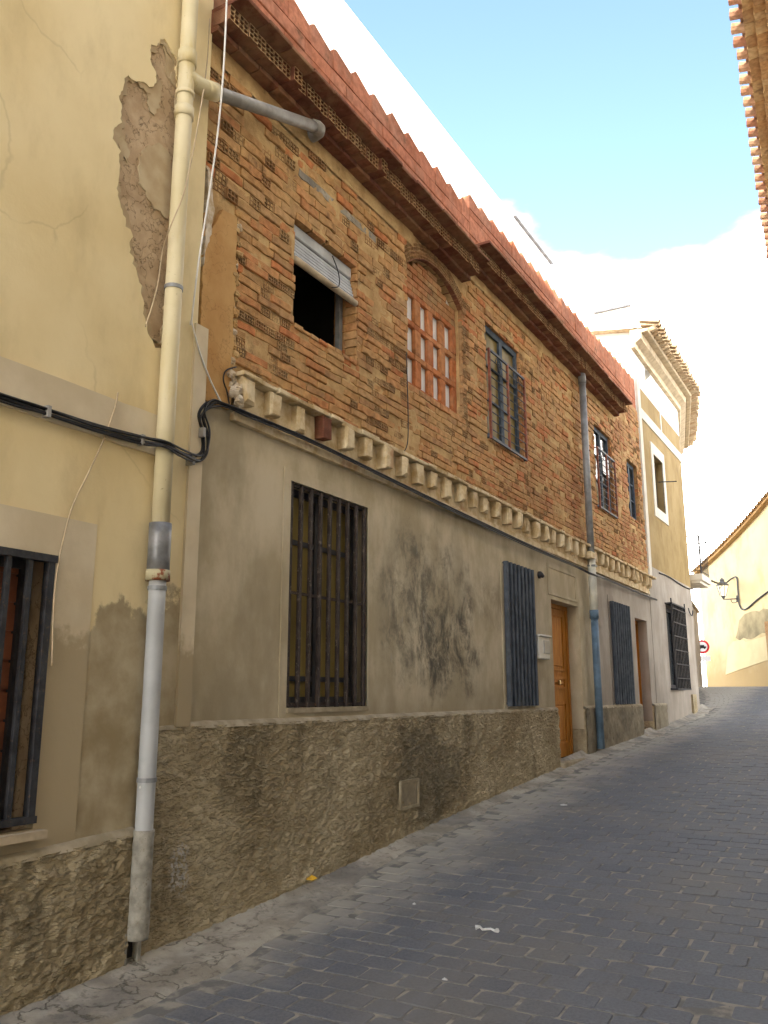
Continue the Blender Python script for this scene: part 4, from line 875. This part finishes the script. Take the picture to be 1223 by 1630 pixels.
cable('thin_wire', 'thin dark wire hanging vertically below the left edge of the brick niche', [wpts([(647, 560), (649, 620), (650, 690), (646, 715), (636, 722)], .03)], .005, 'black_cable', 'wire')

# box by the door, little socket above
y0, z1 = P(855, 1012, .05); y1, z0 = P(874, 1050, .05)
mb = thing('meter_box', 'small white double meter box on the wall left of the brown door', 'box', (.0, (y0 + y1) / 2, z0))
MB().rbox(-.005, .07, y0, y1, z0, z1, .0, .01).build('case', 'white_plastic', mb); MB().rbox(.07, .085, y0 + .18, y1 - .03, z0 + .07, z1 - .05, 0, .004).build('window', 'grey_panel', mb); MB().rbox(-.005, .1, y0 - .01, y1 + .01, z1, z1 + .02, 0, .004).build('lid', 'white_plastic', mb)
y, z = P(861, 915, .03); tag(MB().tube([(-.005, y, z), (.03, y, z), (.04, y, z - .005), (.07, y, z - .03)], [.05, .05, .035, .02], 12).build('wall_socket', 'dark_frame', None, True), 'small dark round lamp socket on the render above the meter box', 'socket')

# ================================================================== OCHRE THREE-STOREY HOUSE BEYOND
yh = thing('corner_house', 'taller ochre and white corner house with tiled eaves past the brick house', 'house', (-2, 20, gz(20)))
YA, YB = 17.29, 21.7; YE = 26.5; XE = -.98
ZS = EZ + 2.55; ZW = EZ + 6.42; ZE = EZ + 7.45
def lean(y): return 0 if y < YB else (y - YB) / (YE - YB) * XE
YWc, ZWc0, ZWc1 = (P(1040, 760)[0], P(1060, 765)[0]), P(1050, 826)[1], P(1037, 722)[1]
Wu = (18.45, 19.35, EZ + 3.95, EZ + 5.15); Wg = (P(1064, 1030)[0], P(1084, 1030)[0], EZ + .12, EZ + 1.88)
MB().prism(rect(YA, YB, ZS, ZW), -.25, 0, [rect(*Wu)]).build('wall', 'ochre_render', yh)
MB().prism(rect(YA, YB, gz(YA) - .3, ZS), -.25, .004, [rect(*Wg)]).build('ground_floor_wall', 'pink_render', yh)
MB().prism(rect(YA, YB, ZW, ZE), -.25, .002, [rect(18.2, 18.75, EZ + 6.75, EZ + 7.2)]).build('attic_wall', 'bright_white', yh)
def bent(x0, x1, za, zb, name, mat):       # the front that turns away round the bend
    v = [(x0, YB, za), (x1, YB, za), (x1 + XE, YE, za), (x0 + XE, YE, za), (x0, YB, zb), (x1, YB, zb), (x1 + XE, YE, zb), (x0 + XE, YE, zb)]
    return MB().add(v, [(0, 3, 2, 1), (4, 5, 6, 7), (0, 1, 5, 4), (1, 2, 6, 5), (2, 3, 7, 6), (3, 0, 4, 7)]).build(name, mat, yh)
bent(-.3, .003, gz(YB) - .4, ZS, 'ground_floor_wall', 'pink_render'); bent(-.3, 0, ZS, ZW, 'wall', 'ochre_render'); bent(-.3, .002, ZW, ZE, 'attic_wall', 'bright_white')
m = MB(); m.box(-7, -1.5, YA + .02, 26.4, gz(17) - .5, ZE - .1); m.build('house_body', 'bright_white', yh); m = MB(); m.box(-1.5, -.26, YA + .02, YA + .25, gz(17) - .3, ZE - .1).box(-1.5, -.31, YB - .2, YB, gz(17) - .3, ZE - .1); m.build('cross_wall', 'bright_white', yh)
pw = ray(950, 500); tq = YA / pw.y; PWX, PWZ = CAM_X + pw.x * tq, EZ + pw.z * tq
MB().add([(PWX - 1.5, YA - .02, EZ + 5.2), (-.02, YA - .02, EZ + 5.2), (-.02, YA - .02, ZE - .0), (PWX + .9, YA - .02, PWZ), (PWX - 1.5, YA - .02, PWZ), (PWX - 1.5, YA + .2, EZ + 5.2), (-.02, YA + .2, EZ + 5.2), (-.02, YA + .2, ZE - .0), (PWX + .9, YA + .2, PWZ), (PWX - 1.5, YA + .2, PWZ)], [(0, 1, 2, 3, 4), (9, 8, 7, 6, 5), (0, 5, 6, 1), (1, 6, 7, 2), (2, 7, 8, 3), (3, 8, 9, 4), (4, 9, 5, 0)]).build('party_wall', 'bright_white', yh)
MB().box(PWX - .05, PWX + .75, YA - .08, YA + .2, PWZ, PWZ + .05).build('coping', 'tin_edge', yh)
# rough masonry patch on the sunlit party wall above the parapet
random.seed(6)
for i in range(22):
    x, z = U(PWX - .1, -.3), EZ + U(6.3, 7.3); MB().rbox(x, x + U(.06, .22), YA - .05, YA + .0, z, z + U(.04, .1), .012, .01).build('rubble_stone', 'rubble', yh)
# white stripes
MB().box(-.02, .03, YA - .003, YA + .22, ZS - .3, ZW + .1).build('corner_stripe', 'white_render', yh)
zb_ = EZ + 5.72; MB().box(-.02, .022, YA + .225, YB + .02, zb_, zb_ + .22).build('band', 'white_render', yh)
MB().box(-.02, .018, 19.45, 19.55, zb_ + .22, ZW).build('mullion_stripe', 'white_render', yh)
MB().prism(rect(Wu[0] - .2, Wu[1] + .2, Wu[2] - .22, Wu[3] + .24), -.01, .02, [rect(*Wu)]).build('window_surround', 'white_render', yh)
f = MB().prism(rect(*Wu), -.2, -.15, [rect(Wu[0] + .08, (Wu[0] + Wu[1]) / 2 - .03, Wu[2] + .08, Wu[3] - .08), rect((Wu[0] + Wu[1]) / 2 + .03, Wu[1] - .08, Wu[2] + .08, Wu[3] - .08)]).build('window', 'brown_iron', yh); MB().box(-.19, -.18, Wu[0] + .06, Wu[1] - .06, Wu[2] + .06, Wu[3] - .06).build('pane', 'glass', f)
MB().tube([(.0, Wu[0] + .4, EZ + 4.6), (.35, Wu[0] + .6, EZ + 4.62)], .012, 6).build('hook', 'black_iron', yh)
f = MB().prism(rect(*Wg), -.2, -.15, [rect(Wg[0] + .08, Wg[1] - .08, Wg[2] + .08, Wg[3] - .08)]).build('window', 'dark_frame', yh); MB().box(-.19, -.18, Wg[0] + .06, Wg[1] - .06, Wg[2] + .06, Wg[3] - .06).build('pane', 'glass', f)
g = MB().box(.0, .15, Wg[0] - .06, Wg[1] + .06, Wg[2] - .03, Wg[2] + .0).box(.0, .15, Wg[0] - .06, Wg[1] + .06, Wg[3] + .0, Wg[3] + .03).build('window_grille', 'black_iron', yh)
for i in range(10): yy = Wg[0] - .05 + (Wg[1] - Wg[0] + .1) * i / 9; MB().box(.12, .145, yy - .01, yy + .01, Wg[2], Wg[3] + (.12 if i in (0, 9) else 0)).build('bar', 'black_iron', g)
for i in range(6): zz_ = Wg[2] + .2 + i * (Wg[3] - Wg[2] - .3) / 5; MB().box(.146, .156, Wg[0] - .055, Wg[1] + .055, zz_, zz_ + .02).build('crossbar', 'black_iron', g)
MB().box(-.01, .05, YB - 1.0, YB - .55, gz(21), gz(21) + .45).build('plinth_patch', 'stucco', yh)
MB().tube(smooth_path(wpts([(1050, 912), (1065, 918), (1080, 928), (1094, 936), (1104, 938)], .03)), .014, 6).build('wall_cable', 'black_cable', yh, True)
MB().tube(smooth_path(wpts([(1096, 968), (1098, 975), (1102, 980), (1103, 972)], .06)), .012, 6).build('hook', 'black_iron', yh)
# eaves: white coved cornice, soffit boards, tile ends
def path_x(y, off): return off + lean(y)
ysn = ysteps(YA - .25, YB, .4) + ysteps(YB + .3, YE, .5)
m = MB(); prof = [(0, -.34), (.08, -.33), (.10, -.24), (.22, -.16), (.24, -.04), (.36, -.02), (.38, .03), (0, .06)]
for y in ysn:
    for (x, z) in prof: m.v.append((lean(y) + x, y, ZE + z))
n = len(prof)
for i in range(len(ysn) - 1):
    for k in range(n): a = i * n + k; b = i * n + (k + 1) % n; m.f.append((a, a + n, b + n, b))
m.f += [tuple(range(n)), tuple((len(ysn) - 1) * n + k for k in range(n))[::-1]]; m.build('cornice', 'stone_sill', yh)
def tile_mesh(name, L, r, mat):      # barrel tile along -x, mouth at x=0
    v = []; f = []; n = 7
    for (x, rr_) in ((0, r), (-L, r * .82)):
        for t_ in (0, .014):
            for k in range(n): a = math.pi * k / (n - 1); v.append((x, math.cos(a) * (rr_ - t_), math.sin(a) * (rr_ - t_)))
    o = lambda e, t_, k: e * 2 * n + t_ * n + k
    for k in range(n - 1): f += [(o(0, 0, k), o(0, 0, k + 1), o(1, 0, k + 1), o(1, 0, k)), (o(0, 1, k + 1), o(0, 1, k), o(1, 1, k), o(1, 1, k + 1)), (o(0, 1, k), o(0, 1, k + 1), o(0, 0, k + 1), o(0, 0, k))]
    f += [(o(0, 1, 0), o(0, 0, 0), o(1, 0, 0), o(1, 1, 0)), (o(0, 0, n - 1), o(0, 1, n - 1), o(1, 1, n - 1), o(1, 0, n - 1))]
    me = bpy.data.meshes.new(name); me.from_pydata(v, [], f); me.materials.append(M[mat]); return me
tm = tile_mesh('roof_tile', .45, .085, 'pale_tile')
y = YA - .15; k = 0; random.seed(12)
while y < YE - .1:
    for (off, zo, fl) in ((.60, .125, 0), (.50, .045, 1)):
        link('roof_tile', tm, None, yh, (lean(y) + off + U(-.03, .03), y + (.11 if fl else 0), ZE + zo + (.085 if fl else 0)), rot=(math.pi if fl else 0, (-.28 if fl else .28), U(-.05, .05) + (.2 if y > YB else 0)))
    y += .22
m = MB(); v = []
for y in (YA - .25, YB, YE):
    v += [(lean(y) + .36, y, ZE + .05), (lean(y) - 3.0, y, ZE + .55)]
m.add(v, [(0, 2, 3, 1), (2, 4, 5, 3)]); m.build('roof', 'pale_tile', yh)
# balcony at the bend
def fpt_(px, Y): v = ray(px, HY); return CAM_X + v.x * Y / v.y
yb1_, yb2_ = 22.6, 23.9; XBAL = fpt_(1131, 22.6); bz = EZ + (HY - 940) / F_PX * 22.6 * 1.03 + .0
b = MB().box(-.6, XBAL + .03, yb1_, yb2_, bz, bz + .16).box(-.6, XBAL - .04, yb1_ + .05, yb2_ - .05, bz - .07, bz).build('balcony', 'white_render', yh)
ra = MB().tube([(-.55, yb1_ + .04, bz + 1.15), (XBAL, yb1_ + .04, bz + 1.15), (XBAL, yb2_ - .04, bz + 1.15), (-.55, yb2_ - .04, bz + 1.15)], .016, 6).tube([(-.55, yb1_ + .04, bz + .24), (XBAL, yb1_ + .04, bz + .24), (XBAL, yb2_ - .04, bz + .24)], .01, 6).tube([(XBAL, yb1_ + .04, bz + .16), (XBAL, yb1_ + .04, bz + 1.4)], .02, 6).build('balcony_railing', 'black_iron', b)
for i in range(7): MB().tube([(XBAL - 1.0 + i * .155, yb1_ + .04, bz + .16), (XBAL - 1.0 + i * .155, yb1_ + .04, bz + 1.15)], .008, 5).build('baluster', 'black_iron', ra)
for i in range(8): MB().tube([(XBAL, yb1_ + .17 + i * .14, bz + .16), (XBAL, yb1_ + .17 + i * .14, bz + 1.15)], .008, 5).build('baluster', 'black_iron', ra)

# ================================================================== SUNLIT HOUSE AT THE END
def fpt(px, Y): v = ray(px, HY); t_ = Y / v.y; return CAM_X + v.x * t_
FA = (fpt(1275, 30.5), 30.5); FB = (fpt(1112, 37.0), 37.0)
fd = Vector((FB[0] - FA[0], FB[1] - FA[1], 0)); FL = fd.length; fd.normalize(); fn_ = Vector((-fd.y, fd.x, 0))
if fn_.y > 0: fn_ = -fn_
fo = Vector((FA[0], FA[1], 0))
fhs = thing('sunlit_house', 'pale yellow sunlit house closing the end of the street with tiled eaves', 'house', (FB[0], FB[1], gz(FB[1])))
def fp(s_, z, d=0.0): q = fo + fd * s_ + fn_ * d; return (q.x, q.y, z)
def fpix(px, py, d=0.0):          # pixel -> (s, z) on the far front
    v = ray(px, py); p0 = fo + fn_ * d - Vector((CAM_X, 0, EZ)); t_ = p0.dot(fn_) / Vector((v.x, v.y, v.z)).dot(fn_); q = Vector((CAM_X, 0, EZ)) + v * t_; return ((q - fo).dot(fd), q.z)
def fprism(poly, d0, d1, holes=()):
    m = MB().prism(poly, d0, d1, holes); m.v = [fp(p[1], p[2], p[0]) for p in m.v]; m.f = [q[::-1] for q in m.f]; return m
sA, zA_ = fpix(1223, 800); sB, zB_ = fpix(1112, 912); s0 = -6.0
def ftop(s_): return zB_ + (zA_ - zB_) * (sB - s_) / (sB - sA) + .25 * ((sB - s_) / (sB - sA)) ** 2 * .0
def ftop2(s_): t_ = min(1.2, (sB - s_) / (sB - sA)); return zB_ + (zA_ - zB_) * (.72 * t_ + .28 * t_ * t_)
n = 14; ss = [s0 + (sB - s0) * i / n for i in range(n + 1)]
fprism([(s0, gz(34) - 1.2), (sB, gz(34) - 1.2)] + [(s_, ftop2(s_)) for s_ in ss[::-1]], -.3, 0).build('wall', 'far_render', fhs)
MB().add([fp(sB, gz(34) - 1.2, -.3), fp(sB, gz(34) - 1, -6), fp(sB, ftop2(sB), -6), fp(sB, ftop2(sB), -.3)], [(0, 1, 2, 3)]).add([fp(s0, gz(26) - 1.5, -.3), fp(s0, gz(26) - 1.5, -6), fp(s0, ftop2(s0), -6), fp(s0, ftop2(s0), -.3)], [(0, 1, 2, 3)]).build('side_wall', 'far_render', fhs)
fprism([fpix(a, b2) for a, b2 in ((1156, 1074), (1160, 1030), (1168, 1021), (1184, 1018), (1188, 1022), (1224, 1011), (1240, 1006), (1240, 1046), (1222, 1051), (1190, 1062))], -.05, .02).build('render_patch', 'fresh_render', fhs)
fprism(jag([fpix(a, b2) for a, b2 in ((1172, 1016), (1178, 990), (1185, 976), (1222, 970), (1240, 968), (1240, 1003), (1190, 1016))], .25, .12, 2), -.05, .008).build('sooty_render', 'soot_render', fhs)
s1, z1 = fpix(1216, 990); fprism(rect(s1 - 1.2, s1 - .1, z1 - 1.9, z1), -.05, .03).build('door_edge', 'soffit_brick', fhs)
tm2 = tile_mesh('eave_tile', .5, .08, 'soffit_brick'); k = s0; random.seed(15)
while k < sB + .1:
    q = fp(k, ftop2(k) + .03, .28); an = math.atan2(fn_.y, fn_.x); link('eave_tile', tm2, None, fhs, (q[0], q[1], q[2]), rot=(0, .25, an)); k += .24
fprism([(s_, ftop2(s_) - .05) for s_ in ss] + [(s_, ftop2(s_) + .04) for s_ in ss[::-1]], -.3, .2).build('eaves', 'soffit_brick', fhs)
v = []
for s_ in ss: v += [fp(s_, ftop2(s_) + .06, .3), fp(s_, ftop2(s_) + 1.4, -3.5)]
MB().add(v, [(2 * i, 2 * i + 2, 2 * i + 3, 2 * i + 1) for i in range(n)]).build('roof', 'soffit_brick', fhs)
# lantern on its bracket
ls, lz = fpix(1174, 953); lan = thing('street_lantern', 'black wrought iron street lantern on a wall bracket of the sunlit house', 'lamp', fp(ls, lz, 0))
def lp(a, b2, d): s_, z = fpix(a, b2, d); return fp(s_, z, d)
tip = Vector(lp(1152, 954, .75))
MB().tube([fp(ls, lz + .12, 0), fp(ls, lz - .12, .02)], .03, 8).build('wall_plate', 'black_iron', lan); MB().tube([fp(ls, lz, 0), tip], .02, 8).tube(smooth_path([fp(ls, lz - .12, .02), fp(ls - .02, lz - .15, .2), (Vector(fp(ls, lz, 0)) + tip) / 2]), .014, 6).build('bracket', 'black_iron', lan)
def ring(z, r, k=6): return [(tip.x + r * math.cos(2 * math.pi * i / k), tip.y + r * math.sin(2 * math.pi * i / k), tip.z + z) for i in range(k)]
m = MB(); m.add(ring(.12, .10) + ring(.50, .19), [(i, (i + 1) % 6, 6 + (i + 1) % 6, 6 + i) for i in range(6)]); m.build('glass', 'lantern_glass', lan)
m = MB()
for i in range(6): m.tube([ring(.12, .105)[i], ring(.50, .195)[i]], .013, 5)
m.tube([tip, tip + Vector((0, 0, .12))], [.02, .09], 8).tube([tip + Vector((0, 0, .50)), tip + Vector((0, 0, .53)), tip + Vector((0, 0, .66)), tip + Vector((0, 0, .70)), tip + Vector((0, 0, .78))], [.22, .22, .07, .09, .02], 8); m.build('lantern_frame', 'black_iron', lan)
cp = [(1133, 938, None), (1150, 930, 1.0), (1165, 921, .06), (1173, 920, .04), (1175, 942, .04), (1177, 962, .04), (1182, 970, .04), (1190, 968, .04), (1205, 955, .04), (1224, 941, .04), (1250, 925, .04)]
tag(MB().tube(smooth_path([(XBAL, 22.7, bz + .1) if c_ is None else lp(a, b2, c_) for a, b2, c_ in cp]), .03, 7).build('street_cable', 'black_cable', None, True), 'thick dark cable dipping across the sunlit wall beyond the lantern', 'cable')
# low wall-like house that carries on round the bend
q0 = (lean(YE) + .02, YE + .004); q1 = (fpt(1120.5, 31.0), 31.0); m = MB(); zl_, zh_ = gz(27) - .6, EZ + 2.75
m.add([(q0[0] - 3, q0[1], zl_), (*q0, zl_), (*q1, zl_), (q1[0] - 3, q1[1], zl_), (q0[0] - 3, q0[1], zh_), (*q0, zh_), (*q1, zh_), (q1[0] - 3, q1[1], zh_)], [(0, 3, 2, 1), (4, 5, 6, 7), (0, 1, 5, 4), (1, 2, 6, 5), (2, 3, 7, 6), (3, 0, 4, 7)])
nh = thing('low_house', 'low greyish rendered house edge under and beyond the balcony', 'house', (q0[0] - 1, 29, gz(29))); m.build('wall', 'pink_render', nh)
MB().add([(q0[0] - 3.1, q0[1], zh_ + .002), (q0[0] + .06, q0[1], zh_ + .002), (q1[0] + .06, q1[1] + .1, zh_ + .002), (q1[0] - 3.1, q1[1] + .1, zh_ + .002), (q0[0] - 3.1, q0[1], zh_ + .08), (q0[0] + .06, q0[1], zh_ + .08), (q1[0] + .06, q1[1] + .1, zh_ + .08), (q1[0] - 3.1, q1[1] + .1, zh_ + .08)], [(0, 3, 2, 1), (4, 5, 6, 7), (0, 1, 5, 4), (1, 2, 6, 5), (2, 3, 7, 6), (3, 0, 4, 7)]).build('coping', 'stone_sill', nh)
# sign
sy = 33.0; sxp = fpt(1124.5, sy); sz = EZ + (HY - 1037) / F_PX * (sy / math.cos(.2)) 
sg = thing('traffic_sign', 'round red rimmed prohibition sign over a white plate on a pole', 'sign', (sxp, sy, gz(sy)))
MB().tube([(sxp, sy, gz(sy) - .1), (sxp, sy, sz + .3)], .03, 8).build('pole', 'zinc', sg)
def disc(r, y, mat, name, par, th=.01, n=28): return MB().tube([(sxp, y, sz), (sxp, y - th, sz)], r, n).build(name, mat, par)
d = disc(.25, sy - .035, 'sign_red', 'sign_disc', sg, .02); disc(.175, sy - .056, 'sign_white', 'sign_face', d, .006)
m = MB(); m.box(sxp - .13, sxp + .13, sy - .07, sy - .064, sz - .05, sz + .01).box(sxp - .08, sxp + .07, sy - .07, sy - .064, sz + .01, sz + .06); m.box(sxp - .1, sxp - .05, sy - .07, sy - .064, sz - .08, sz - .05).box(sxp + .05, sxp + .1, sy - .07, sy - .064, sz - .08, sz - .05); m.build('sign_symbol', 'sign_black', d)
MB().rbox(sxp - .25, sxp + .25, sy - .05, sy - .035, sz - .52, sz - .33, 0, .002).build('sign_plate', 'sign_white', sg)

# ================================================================== HOUSE BEHIND THE CAMERA'S SHOULDER, ITS EAVES AT UPPER RIGHT
HE = EZ + 9.0
rh_ = thing('opposite_house', 'tiled brick eaves of the house across the street overhanging at upper right', 'house', (4.25, 2, gz(2)))
def ex(y): return 3.05 - (max(y, 8.0) - 10.57) * .047
RY0, RY1 = -14.0, 18.9
MB().box(4.25, 9.2, RY0, RY1, gz(RY0) - .5, HE - .1).build('wall', 'cream_wall', rh_)  # unseen bulk; extent shaped for sun and shade, pale colour chosen for bounce
m = MB(); ysr = ysteps(RY0, RY1, .5); v = []
random.seed(25)
for k, (xa, xb, za) in enumerate(((.42, 1.7, -.19), (.28, 1.7, -.12), (.14, 1.7, -.05))):
    y = RY0
    while y < RY1:
        l = .25 if k != 1 else .14
        if y > 7.5: MB().add([(ex(y) + xb, y, HE + za - .06), (ex(y) + xa + U(-.01, .01), y, HE + za - .06), (ex(y) + xa, y + l - .008, HE + za - .06), (ex(y) + xb, y + l - .008, HE + za - .06), (ex(y) + xb, y, HE + za), (ex(y) + xa, y, HE + za), (ex(y) + xa, y + l - .008, HE + za), (ex(y) + xb, y + l - .008, HE + za)], [(0, 3, 2, 1), (4, 5, 6, 7), (0, 1, 5, 4), (1, 2, 6, 5), (2, 3, 7, 6), (3, 0, 4, 7)]).build('soffit_brick', 'soffit_brick', rh_)
        y += l
    for (ya, yb) in ((RY0, 8.0), (8.0, RY1)):
        m.add([(ex(yy) + q + (.012 if q == xa else 0), yy, HE + za - h) for h in (.054, .004) for yy, q in ((ya, xa), (ya, 1.75), (yb, 1.75), (yb, xa))], [(0, 3, 2, 1), (4, 5, 6, 7), (0, 1, 5, 4), (1, 2, 6, 5), (2, 3, 7, 6), (3, 0, 4, 7)])
m.build('eaves_core', 'soffit_brick', rh_)
tm3 = tile_mesh('eave_tile', .6, .092, 'roof_tile'); y = 7.0
while y < RY1:
    for (off, zo, fl) in ((.06, .03, 1), (.27, .10, 0)):
        link('eave_tile', tm3, None, rh_, (ex(y) + off - .06 * fl + U(-.015, .015), y + (0 if fl else .14), HE + zo + (.05 if fl else 0)), rot=(math.pi if fl else 0, (-.25 if fl else .25), math.pi + U(-.04, .04)))
    y += .28
v = []
for y in (RY0, 8.0, RY1): v += [(ex(y) + .1, y, HE + .03), (6.7, y, HE + 1.0), (9.6, y, HE + .0)]
MB().add(v, [(0, 1, 4, 3), (1, 2, 5, 4), (3, 4, 7, 6), (4, 5, 8, 7), (0, 2, 1), (6, 7, 8), (0, 3, 5, 2), (3, 6, 8, 5)]).build('roof', 'roof_tile', rh_)

# ================================================================== LITTER
def ground_pt(px, py):
    v = ray(px, py); t_ = 1.0
    for _ in range(60): t_ = (gz(v.y * t_) - EZ) / v.z
    return Vector((CAM_X + v.x * t_, v.y * t_, gz(v.y * t_)))
random.seed(41)
p = ground_pt(473, 1414) + Vector((.11, 0, .04)); m = MB()
m.add([p + Vector(q) for q in ((-.05, 0, .02), (-.01, -.03, .035), (.04, -.01, .03), (.06, .02, .045), (.0, .03, .06), (-.03, .02, .05))], [(0, 1, 5), (1, 4, 5), (1, 2, 4), (2, 3, 4)]); tag(m.build('dry_leaf', 'leaf_yellow'), 'crumpled yellow leaf at the foot of the stucco plinth', 'leaf')
p = ground_pt(775, 1485); m = MB()
pts = [p + Vector((-.075 + i * .025, .012 * math.sin(i * 1.7), .022 + .006 * math.sin(i * 2.2))) for i in range(7)]; m.tube(pts, [.016, .008, .007, .008, .007, .009, .014], 6); tag(m.build('paper_scrap', 'paper'), 'twisted white scrap of paper lying mid-street on the setts', 'litter')
for (a, b2, s_, lab) in ((898, 1285, .05, 'flat pale scrap near the wall beyond the vent plate'), (1030, 1188, .07, 'white dusty crumbs on the setts before the far door'), (708, 1567, .02, 'tiny white crumb in front of the twisted paper scrap'), (660, 1445, .018, 'tiny pale crumb nearer the wall than the twisted paper')):
    p = ground_pt(a, b2); v = [p + Vector((s_ * U(.6, 1) * math.cos(i * 1.05), s_ * U(.5, 1) * math.sin(i * 1.05), .02 + U(0, .006))) for i in range(6)] + [p + Vector((0, 0, .034))]
    tag(MB().add(v, [(i, (i + 1) % 6, 6) for i in range(6)]).build('litter_scrap', 'paper'), lab, 'litter', 'pale scraps on the street')
